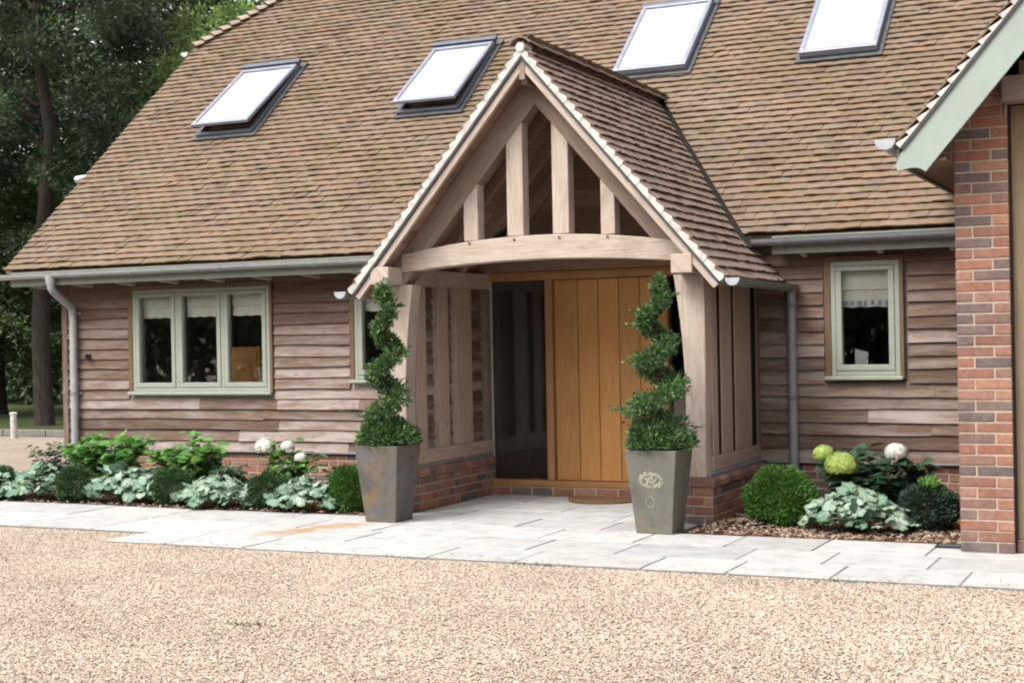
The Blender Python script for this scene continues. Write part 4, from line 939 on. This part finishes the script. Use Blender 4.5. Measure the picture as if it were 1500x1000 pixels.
# ================================================================== THINGS NEAR THE DOOR
GP = 'slate planters flanking the porch'
def planter(x, y, mat, label, emblem=False):
    t = thing('planter', label, 'planter', (x, y, 0), GP)
    a, b, h, th = .148, .212, .657, .025
    mb = MB()
    def ring(q, z): return [(-q, -q, z), (q, -q, z), (q, q, z), (-q, q, z)]
    rings = [ring(a, 0), ring(b, h), ring(b-th, h), ring(b-th-.018, h-.1)]
    for r_ in rings: mb.v += r_
    off = (0, 0)
    for k in range(3):
        for i in range(4):
            j = (i+1) % 4; mb.poly([4*k+i, 4*k+j, 4*k+4+j, 4*k+4+i], Vector((0, 0, 1)), off)
    mb.poly([3, 2, 1, 0], Vector((1, 0, 0)), off)
    mb.build('pot', mat, t, bevel=.007, local=True)
    mb = MB(); q = b-th-.012; mb.box(-q, q, -q, q, h-.075, h-.055); mb.build('soil', 'soil', t, local=True)
    if emblem:
        mb = MB(); sl_ = (b-a)/h
        def pt(u, v, d=.002): return (u, -(a+sl_*v)-d, v)
        def leafshape(cu, cv, ang, L, W):
            pts = []
            for i in range(10):
                an = 2*math.pi*i/10; p, q_ = L*math.cos(an), W*math.sin(an)*(1-.35*math.cos(an)); pts.append(pt(cu+p*math.cos(ang)-q_*math.sin(ang), cv+p*math.sin(ang)+q_*math.cos(ang)))
            mb.prism(pts, (0, .006, 0))
        for i in range(11):
            an = 2*math.pi*i/11; leafshape(-.005+.085*math.cos(an), .425+.05*math.sin(an), an+1.9, .034, .011)
        for i in range(5):
            an = 2*math.pi*i/5; leafshape(-.005+.033*math.cos(an), .425+.022*math.sin(an), an+.7, .03, .010)
        for i in range(9):
            an = 2*math.pi*i/9; leafshape(-.02+.035*math.cos(an), .255+.04*math.sin(an), an+1.57, .015, .003)
        mb.build('emblem', 'emblem', t, local=True)
    return t
planter(-2.01, -2.31, 'slate', 'tapered slate planter with rusty blotches left of the porch')
planter(.475, -2.33, 'slate_grey', 'tapered grey slate planter bearing a pale wreath emblem', True)

def topiary(x, y, label, seed, phase, turns, rad0, tub, hgt):
    q = np.random.default_rng(seed); t = thing('spiral_topiary', label, 'topiary', (x, y, .59), 'spiral topiaries in the planters')
    mb = MB(); mb.tube([(0, 0, -.01), (.012, .01, .5), (-.008, .0, 1.0), (.0, .0, hgt-.05)], [.022, .019, .014, .007], 8); mb.build('stem', 'bark', t, local=True)
    P, D = [], []
    # helical tiers of clipped foliage
    n = 6200; s = q.random(n)**1.1
    th = phase+turns*2*math.pi*s; Rr = rad0*(1-s)**.8+.028; tr = (tub*(1-s)+.058)*(1+.2*np.sin(th*3.1)+.12*np.sin(th*7.3)); z = .21+s*(hgt-.30)
    c = np.stack([Rr*np.cos(th), Rr*np.sin(th), z], 1); d = sphdir(n); rad = q.random(n)**.4
    p = c+d*(tr*rad)[:, None]*np.array([1, 1, .72]); P.append(p); D.append(d)
    n = 4200; d = sphdir(n); d[:, 2] = np.abs(d[:, 2]); rad = q.random(n)**.3
    p = d*rad[:, None]*np.array([.275, .27, .22]); p[:, 2] += .075; p *= 1+.08*np.sin(d[:, :1]*9); P.append(p); D.append(d)
    n = 260; d = sphdir(n); P.append(np.array([0, 0, hgt-.07])+d*np.array([.055, .055, .09])*(q.random(n)**.4)[:, None]); D.append(d)
    # stray shoots that the shears missed
    for i in range(60):
        si = q.random()**1.1; ti = phase+turns*2*math.pi*si; d = sphdir(1)[0]*np.array([1, 1, .6])+np.array([math.cos(ti)*.5, math.sin(ti)*.5, .25]); b0 = np.array([(rad0*(1-si)**.8+.028)*math.cos(ti), (rad0*(1-si)**.8+.028)*math.sin(ti), .21+si*(hgt-.3)])
        L = (tub*(1-si)+.058)*q.uniform(1., 1.75); m_ = 12; P.append(b0+d*(np.linspace(.5, 1, m_)*L)[:, None]); D.append(np.tile(d, (m_, 1)))
    P, D = np.concatenate(P), np.concatenate(D); k = len(P)
    P = P+np.stack([np.sin(P[:, 2]*9+seed), np.cos(P[:, 2]*8), np.zeros(k)], 1)*.018
    dd = D+sphdir(k)*.7+np.array([0, 0, .25]); nn = D*.5+sphdir(k)*.6+np.array([0, 0, .5])
    scatter('foliage', LEAF_V, LEAF_F, P, dd, nn, np.stack([q.uniform(.020, .036, k), q.uniform(.026, .054, k), np.full(k, .03)], 1), 'yew', t, True)
    # stray shoots
    return t
topiary(-2.01, -2.31, 'slimmer spiral topiary in the rust blotched planter', 5, 2.2, 3.1, .085, .062, 1.47)
topiary(.475, -2.33, 'bushier spiral topiary in the planter with the emblem', 8, .4, 3.2, .135, .075, 1.43)
# doormat
mb = MB(); pts = [(-.78+.385*math.cos(math.pi+math.pi*i/24), -.24+.455*math.sin(math.pi+math.pi*i/24), .003) for i in range(25)]
mb.prism(pts, (0, 0, .022)); tag(mb.build('doormat', 'coir', bevel=.006), 'brown half round coir doormat in front of the oak door', 'doormat')
# drain grate
t = thing('drain_grate', 'small dark drain grate in the paving beside the brick pier', 'drain', (2.72, -2.5, 0))
mb = MB(); mb.box(-.09, .09, -.07, -.055, .002, .014); mb.box(-.09, .09, .055, .07, .002, .014); mb.box(-.09, -.077, -.0545, .0545, .002, .014); mb.box(.077, .09, -.0545, .0545, .002, .014); mb.build('frame', 'black', t, local=True)
mb = MB()
for i in range(8): mb.box(-.07+.0185*i, -.06+.0185*i, -.054, .054, .003, .012)
mb.build('grille', 'lead', t, local=True); mb = MB(); mb.box(-.077, .077, -.054, .054, .0005, .002); mb.build('sump', 'black', t, local=True)
# wall lamp, left of the big window
t = thing('wall_lamp', 'small black wall lamp on the boards left of the triple window', 'lamp', (-7.30, -.03, 1.44))
mb = MB(); mb.box(-.022, .022, -.02, .0, -.03, .03); mb.build('back_plate', 'black', t, .004, local=True)
mb = MB(); mb.tube([(0, -.018, .0), (0, -.06, .005)], .008, 8); mb.tube([(0, -.06, -.025), (0, -.06, .03)], [.018, .022], 12); mb.build('lamp_head', 'black', t, smooth=True, local=True)
# things standing inside the windows
t = thing('cabinet', 'amber wooden cabinet standing inside the triple window', 'cabinet', (-5.55, .55, 0))
mb = MB(); mb.box(-.2, .32, -.15, .25, .06, 1.52); mb.build('carcass', 'amber_wood', t, .01, local=True); mb = MB(); mb.box(-.17, .29, -.165, -.151, .3, 1.47); mb.build('door', 'amber_wood', t, .006, local=True)
t = thing('greeting_card', 'pale card standing on the inner sill of the right window', 'card', (1.60, WY+.13, 1.17))
mb = MB(); mb.prism([(-.055, 0, 0), (.06, 0, 0), (.06, .02, .2), (-.055, .02, .23)], (0, .004, 0)); mb.build('front_leaf', 'white', t, local=True); mb = MB(); mb.prism([(-.05, .06, 0), (.05, .08, 0), (.05, .03, .2), (-.05, .025, .22)], (0, .004, 0)); mb.build('back_leaf', 'white', t, local=True)
# bollard by the kerb
t = thing('bollard', 'short pale post standing by the kerb before the trees', 'bollard', (-14.6, 6.28, -.02))
mb = MB(); mb.tube([(0, 0, 0), (0, 0, .42)], .055, 14); mb.build('post', 'white_mortar', t, smooth=True, local=True); mb = MB(); mb.tube([(0, 0, .42), (0, 0, .445), (0, 0, .46)], [.068, .068, .03], 14); mb.build('cap', 'white_mortar', t, smooth=True, local=True)

# ================================================================== BED PLANTS
def ball(x, y, rx, rz_, label, mat, n=5200, seed=1, top=None, leaf=.02, group='clipped box balls', core=True):
    q = np.random.default_rng(seed); t = thing('box_ball', label, 'shrub', (x, y, 0), group)
    d = sphdir(n); wob = .075 if rx > .21 else .13; lump = 1+wob*np.sin(d[:, 0]*6+seed)*np.sin(d[:, 1]*5+2)+wob*.6*np.sin(d[:, 2]*9+seed*2); rad = lump*(q.random(n)**.2)
    P = d*rad[:, None]*np.array([rx, rx, rz_]); P[:, 2] += rz_*.92; k = P[:, 2] > .005; P, d = P[k], d[k]; n = len(P)
    dd = d+sphdir(n)*.6+np.array([0, 0, .2]); nn = d*.6+sphdir(n)*.5+np.array([0, 0, .4])
    scatter('foliage', LEAF_V, LEAF_F, P, dd, nn, np.stack([q.uniform(.8, 1.2, n)*leaf, q.uniform(1., 1.6, n)*leaf, np.full(n, leaf)], 1), mat, t, True)
    mb = MB(); mb.tube([(0, 0, -.02), (0, 0, rz_*.9)], [.02, .012], 7)
    for i in range(9):
        an = i*2.4; mb.tube([(0, 0, rz_*.35), (math.cos(an)*rx*.7, math.sin(an)*rx*.7, rz_*(.5+.8*rnd.random()))], [.009, .004], 5)
    mb.build('stem', 'stem', t, local=True)
    if top:
        m_ = 90; P = np.array(top)+sphdir(m_)*np.array([.07, .06, .04]); scatter('new_growth', LEAF_V, LEAF_F, P, sphdir(m_)*.6+np.array([0, 0, .8]), sphdir(m_), np.full(m_, .045), 'fresh', t, True)
    return t
ball(1.27, -1.68, .295, .245, 'large round box ball beside the porch on the right', 'box', 15000, 3)
ball(-2.72, -1.78, .215, .22, 'bright round box ball beside the left planter', 'box', 10000, 4)
ball(2.43, -1.62, .235, .185, 'dark dome shaped shrub with fresh light tips by the brick pier', 'darkshrub', 10000, 5, (.02, -.05, .36), .022, None)
ball(-5.92, -1.84, .20, .18, 'small dark box ball between the two leftmost silver leaved clumps', 'box_dark', 7000, 6, group='small dark box balls')
ball(-4.72, -1.80, .21, .18, 'small dark box ball below the left leafy hydrangeas', 'box_dark', 7000, 7, group='small dark box balls')
ball(-3.60, -1.80, .20, .18, 'small dark box ball in front of the white hydrangea', 'box_dark', 7000, 8, group='small dark box balls')
ball(-7.05, -1.7, .17, .16, 'small dark box ball at the far left end of the bed', 'box_dark', 6000, 9, group='small dark box balls')

# heart leaf template
hv = [(0, .02, -.02)]; huv = [(0.5, 0.)]; k = 12
for i in range(k+1):
    an = -math.pi*.93+2*math.pi*.93*i/k; rr = .5*(1+.12*math.cos(2*an)); x_, y_ = rr*math.sin(an), rr*math.cos(an)*1.05+.34
    if abs(an) < .01: y_ += .12
    z_ = -.16*(x_*x_)*2-.10*max(0, y_-.4)+.05*math.cos(6*an); hv.append((x_, y_, z_*1.6)); huv.append((an/6.28+.5, 1.))
hv.append((0, .36, .04)); huv.append((.5, .0)); c_ = len(hv)-1; hf = [(c_, i, i+1) for i in range(1, k+1)]+[(c_, k+1, 0), (c_, 0, 1)]
def brunnera(x, y, w_, h, label, seed, n=130):
    q = np.random.default_rng(seed); t = thing('silver_leaved_plant', label, 'plant', (x, y, 0), 'silver leaved clumps edging the beds')
    az = q.random(n)*2*math.pi; s = np.sqrt(q.random(n)); r_ = s*w_*.5
    P = np.stack([r_*np.cos(az), r_*np.sin(az)*.62, h*(1-.72*s**2)*q.uniform(.72, 1.05, n)], 1); P[:, 2] = P[:, 2].clip(.03)
    out = np.stack([np.cos(az), np.sin(az), np.full(n, -.15)], 1)+sphdir(n)*.65
    nn = np.stack([np.cos(az)*s*.7, np.sin(az)*s*.7-.3, np.full(n, .8)], 1)+sphdir(n)*.5
    sz = q.uniform(.07, .155, n)
    scatter('leaves', hv, hf, P-out*sz[:, None]*.4, out, nn, sz, 'brunnera', t, True, huv)
    mb = MB()
    for i in range(0, n, 2): mb.tube([(P[i, 0]*.25, P[i, 1]*.25, 0), tuple(P[i]*np.array([.7, .7, .6])), tuple(P[i]-np.array([0, 0, .006]))], .003, 4, False)
    mb.build('stems', 'stem', t, local=True); return t
GRP = None
brunnera(1.94, -1.92, .84, .34, 'silvery heart leaved clump between the box ball and dark dome shrub', 1, 150)
brunnera(-5.33, -1.78, .92, .37, 'silvery heart leaved clump below the leafy hydrangea by the downpipe', 2, 170)
brunnera(-4.15, -1.88, .90, .30, 'silvery heart leaved clump in the middle of the left bed', 3)
brunnera(-3.14, -1.88, .80, .31, 'silvery heart leaved clump next to the bright box ball', 4)
brunnera(-6.42, -1.74, .80, .36, 'silvery heart leaved clump second from the far left of the bed', 5)
brunnera(-6.98, -1.92, .62, .30, 'silvery heart leaved clump leftmost in the bed', 6, 110)

def leafy(name, label, cat, x, y, w_, h, mat, seed, n=160, leaf=(.08, .13), flowers=(), stems=9, group=None, petal='petal_white', fcol=None, lift=.0):
    q = np.random.default_rng(seed); t = thing(name, label, cat, (x, y, 0), group)
    mb = MB(); P, D = [], []
    tips = []
    for i in range(stems):
        an = q.random()*6.28; rr = w_*.5*math.sqrt(q.random()); hh = h*q.uniform(.55, 1.); tip = np.array([rr*math.cos(an), rr*math.sin(an)*.6, hh]); tips.append(tip)
    for (fx, fy, fz, *_r) in flowers: tips.append(np.array([fx-x, fy-y, fz-.03]))
    for tip in tips:
        base = tip*np.array([.22, .22, 0]); midp = (base+tip)*.5+np.array([0, 0, .04]); mb.tube([tuple(base), tuple(midp), tuple(tip)], [.006, .005, .003], 5)
        m_ = max(3, n//len(tips))
        for j in range(m_):
            s = q.uniform(.28, 1.0); c = (1-s)**2*base+2*s*(1-s)*midp+s*s*tip; a2 = q.random()*6.28
            d = np.array([math.cos(a2), math.sin(a2), q.uniform(-.25, .35)]); P.append(c+d*.02); D.append(d)
    P, D = np.array(P), np.array(D); k = len(P); nn = np.tile([0, -.35, .8], (k, 1))+sphdir(k)*.4+D*.2
    ls = q.uniform(leaf[0], leaf[1], k); scatter('leaves', OV_V, OV_F, P, D, nn, ls, mat, t, True)
    mb.build('stems', 'stem', t, local=True)
    for (fx, fy, fz, fr, fm) in flowers:
        m_ = 1300; d = sphdir(m_); d[:, 2] = np.where(d[:, 2] < -.45, -d[:, 2], d[:, 2]); c = np.array([fx-x, fy-y, fz])
        rad = fr*(.86+.14*q.random(m_))*(1+.05*np.sin(d[:, 0]*8)*np.sin(d[:, 1]*8)); Pp = c+d*rad[:, None]*np.array([1, 1, .84])
        tng = np.cross(d, sphdir(m_)); scatter('flower_head', [(-.5, -.5, 0), (.5, -.5, 0), (.5, .5, 0), (-.5, .5, 0), (0, 0, .1)], [(0, 1, 4), (1, 2, 4), (2, 3, 4), (3, 0, 4)], Pp, tng, d+sphdir(m_)*.35, np.full(m_, fr*.23), fm, t, True)
    return t
leafy('hydrangea', 'tall fresh green leafy hydrangea beside the left downpipe', 'shrub', -6.10, -1.15, 1.05, .66, 'hyd', 31, 560, (.09, .16), stems=20, group='hydrangeas in the beds')
leafy('hydrangea', 'fresh green leafy hydrangea below the right half of the triple window', 'shrub', -5.02, -1.15, .92, .66, 'hyd', 32, 420, (.09, .15), stems=15, group='hydrangeas in the beds')
W, Lm = 'petal_white', 'petal_lime'
leafy('hydrangea', 'hydrangea with four white flower heads against the boards', 'shrub', -3.85, -1.1, .62, .66, 'hyd', 33, 300, (.07, .12),
      [(-4.13, -1.1, .512, .105, W), (-3.86, -1.1, .522, .072, W), (-3.855, -1.1, .325, .09, W), (-3.71, -1.1, .41, .065, W)], stems=10, group='hydrangeas in the beds')
leafy('hydrangea', 'dark leaved hydrangea with two lime heads and one white head', 'shrub', 1.86, -1.05, 1.0, .64, 'hyd_dark', 34, 560, (.09, .16),
      [(1.579, -1.45, .563, .09, Lm), (1.735, -1.53, .478, .13, Lm), (2.158, -1.46, .585, .09, W)], stems=14, group='hydrangeas in the beds')
leafy('rhododendron', 'low dark leaved shrub at the left end of the bed behind the clumps', 'shrub', -6.95, -1.0, .95, .50, 'rhodo', 35, 480, (.06, .1), stems=16)
leafy('slender_sapling', 'thin single stemmed sapling against the brick pier', 'sapling', 2.62, -1.25, .12, .47, 'hyd_dark', 36, 16, (.03, .05), stems=2)
leafy('low_shrub', 'low dark green shrub between the two leafy green hydrangeas', 'shrub', -5.5, -1.25, .55, .36, 'hyd_dark', 38, 240, (.06, .10), stems=12)
leafy('low_shrub', 'low dark green shrub under the right corner of the triple window', 'shrub', -4.45, -1.2, .5, .34, 'hyd_dark', 39, 220, (.06, .10), stems=12)
leafy('low_shrub', 'low dull green shrub between the triple window and the white hydrangea', 'shrub', -3.35, -.95, .5, .36, 'hyd_dark', 37, 120, (.05, .09), stems=9)
# weed tufts along the paving edge and in the gravel
pts = []
for (x, y, n_, sp_) in ((-.48, -6.62, 60, .12), (.25, -4.16, 60, .12), (-.9, -4.15, 25, .1), (2.4, -4.17, 60, .15), (3.0, -4.17, 25, .1), (1.5, -4.16, 20, .1)):
    for i in range(n_): pts.append((x+rnd.gauss(0, sp_), y+rnd.gauss(0, .018), -.012))
P = np.array(pts); k = len(P); D = sphdir(k)*.8; D[:, 2] = np.abs(D[:, 2])+.25
tag(scatter('weeds', LEAF_V, LEAF_F, P, D, sphdir(k), np.stack([rng.uniform(.008, .014, k), rng.uniform(.015, .032, k), np.full(k, .01)], 1), 'box'), 'tiny green weeds along the paving edge and in the gravel', 'weeds', kind='stuff')

# ================================================================== TREES
def crown_pts(q, n, zc0, h, rad, kind):
    if kind == 'conifer':
        # tiers of drooping boughs
        nb = int(h*9); P, D, Nn = [], [], []
        per = n//nb
        for i in range(nb):
            s = (i+q.random())/nb; z = zc0+h*s; L = rad*(1-s)**.75*q.uniform(.6, 1.1)+.35; an = q.random()*6.283
            t = q.random(per)**.6; droop = -.22*L*t**2+.06*L*t
            wd = .34*(1-.55*t)*L*.5+.12
            off = q.normal(size=(per, 3))*np.stack([wd*.45, wd*.45, np.full(per, .13)], 1)
            P.append(np.stack([np.cos(an)*L*t, np.sin(an)*L*t, z+droop], 1)+off); D.append(np.tile([math.cos(an), math.sin(an), -.35], (per, 1)))
        return np.concatenate(P), np.concatenate(D)
    nc = int(90*(rad/3)**1.2); d = sphdir(nc); r_ = q.random(nc)**.33
    C = d*r_[:, None]*np.array([rad, rad, h*.5])*(1+.18*np.sin(d[:, :1]*5+1)); C[:, 2] += zc0+h*.5
    cr = q.uniform(.35, .85, nc)*rad/3.2; per = n//nc
    dd = sphdir(nc*per); rr = q.random(nc*per)**.45
    P = np.repeat(C, per, 0)+dd*(np.repeat(cr, per)*rr)[:, None]*np.array([1, 1, .62])
    return P, dd
def tree(name, label, x, y, h, z0, rad, kind, mat, n, leaf, seed, tr=.2, group='trees behind the house'):
    q = np.random.default_rng(seed); t = thing(name, label, 'tree', (x, y, -.05), group)
    P, D = crown_pts(q, n, z0, h-z0, rad, kind); k = len(P)
    dd = D+sphdir(k)*.7; nn = sphdir(k)*.8+np.array([0, 0, .7])
    scatter('crown', LEAF_V, LEAF_F, P, dd, nn, np.stack([q.uniform(.7, 1.2, k)*leaf, q.uniform(1., 1.7, k)*leaf, np.full(k, leaf)], 1), mat, t, True)
    mb = MB(); hh = z0+(h-z0)*.9; b = [(q.normal()*.05*i, q.normal()*.05*i, hh*i/6) for i in range(7)]; b[0] = (0, 0, 0)
    mb.tube([(0, 0, -.1)]+b[0:], [tr*1.35]+[tr*(1-.85*i/6)+.015 for i in range(7)], 12)
    for i in range(14 if kind != 'conifer' else 20):
        s = q.uniform(.35, .95); zz = z0*.75+(hh-z0*.75)*s*.9; an = q.random()*6.28; L = rad*q.uniform(.4, .85)*(1-.5*s)
        mb.tube([(0, 0, zz), (math.cos(an)*L*.5, math.sin(an)*L*.5, zz+L*(.25 if kind != 'conifer' else .0)), (math.cos(an)*L, math.sin(an)*L, zz+L*(.5 if kind != 'conifer' else -.08))], [tr*.35*(1-.6*s), tr*.2*(1-.5*s), .012], 6)
    mb.build('trunk', 'bark', t, smooth=True, local=True); return t
tree('forest_tree', 'tall dark tree with a bare lower trunk at the house corner', -16.98, 9.6, 13, 2.2, 3.1, 'round', 'tree_b', 42000, .085, 1, .19)
tree('broadleaf_tree', 'mid green broadleaf tree whose crown meets the roof verge', -15.2, 14.5, 10.2, 2.2, 3.3, 'round', 'tree_c', 36000, .095, 2, .2)
tree('conifer_tree', 'dark conifer at the far left edge of the picture', -20.8, 11.5, 14, 1.6, 3.4, 'conifer', 'tree_a', 40000, .09, 3, .22)
tree('broadleaf_tree', 'broadleaf tree filling the gap left of the dark conifer trunk', -20.0, 17.0, 13, 2.6, 3.8, 'round', 'tree_a', 24000, .13, 4, .24)
tree('broadleaf_tree', 'tall broadleaf tree showing above the hip of the roof', -14.2, 22.0, 14.5, 4.0, 3.6, 'round', 'tree_a', 22000, .13, 5, .24)
tree('conifer_tree', 'slim conifer against the sky above the roof slope', -11.2, 23.0, 14.5, 3.0, 2.6, 'conifer', 'tree_b', 20000, .12, 6, .2)
tree('broadleaf_tree', 'low bright leaved tree in front of the wood at the left', -22.0, 13.5, 7.0, 1.0, 3.2, 'round', 'tree_c', 30000, .11, 7, .16)
tree('broadleaf_tree', 'broad dark tree deep in the wood behind the trunk', -17.5, 24.0, 13, 1.5, 4.6, 'round', 'tree_b', 22000, .16, 8, .26)
tree('broadleaf_tree', 'broad dark tree deep in the wood at the far left', -27, 22, 14, 1.0, 5.0, 'round', 'tree_b', 22000, .17, 9, .26)
tree('broadleaf_tree', 'tall dark tree deep in the wood between the two conifers', -23.5, 27, 17, 1.0, 5.2, 'round', 'tree_b', 22000, .19, 10, .28)
tree('broadleaf_tree', 'tall dark tree at the back of the wood by the bright gap', -19.5, 31, 18, 2.0, 5.0, 'round', 'tree_b', 20000, .2, 11, .28)
tree('broadleaf_tree', 'deep green tree closing the wood behind the bright broadleaf', -16.5, 33, 15, .5, 5.0, 'round', 'tree_b', 24000, .2, 12, .28)
tree('broadleaf_tree', 'deep green tree closing the wood beyond the low bright tree', -31, 29, 17, .5, 6.0, 'round', 'tree_b', 26000, .2, 13, .28)
# undergrowth at the foot of the wood: one mass nobody could count
n = 46000; q = np.random.default_rng(77); s = q.random(n)
P = np.stack([-34+22*s+q.normal(size=n)*.5, 15+q.random(n)*4+4*(1-s), (q.random(n)**.8)*(4.6+.9*np.sin(s*23)+.5*np.sin(s*61))], 1)
tag(scatter('undergrowth', LEAF_V, LEAF_F, P, sphdir(n)*.9+np.array([0, -.2, .1]), sphdir(n)+np.array([0, 0, .5]), np.stack([q.uniform(.12, .22, n), q.uniform(.16, .34, n), np.full(n, .1)], 1), 'tree_b'), 'dark tangle of undergrowth at the foot of the wood', 'undergrowth', kind='stuff')
n = 42000; q = np.random.default_rng(79); s = q.random(n); an = R(188)+R(112)*s
P = np.stack([-2+34*np.cos(an)+q.normal(size=n)*.9, -4+30*np.sin(an)+q.normal(size=n)*.9, (q.random(n)**.85)*(6.5+1.2*np.sin(s*19))], 1)
tag(scatter('thicket', LEAF_V, LEAF_F, P, sphdir(n)*.9, sphdir(n)+np.array([0, 0, .5]), np.stack([q.uniform(.25, .5, n), q.uniform(.35, .7, n), np.full(n, .2)], 1), 'tree_b'), 'dark thicket across the drive mirrored in the window panes', 'thicket', kind='stuff')
# trees across the drive, seen only as reflections in the window panes
for i, (x, y) in enumerate(((-30, -26), (-24, -31), (-18, -35), (-12, -33), (-6, -36), (0, -38), (6, -36), (-34, -18), (13, -37), (-37, -10), (-27, -34), (-21, -38), (-15, -40), (-9, -41), (-3, -42), (-34, -25), (3, -43), (-40, -16))):
    tree('broadleaf_tree', 'dark tree across the drive mirrored in the window panes', x, y, 12+rnd.random()*3, .1, 4.4, 'round', 'tree_a', 15000, .25, 100+i, .25, 'trees across the drive')
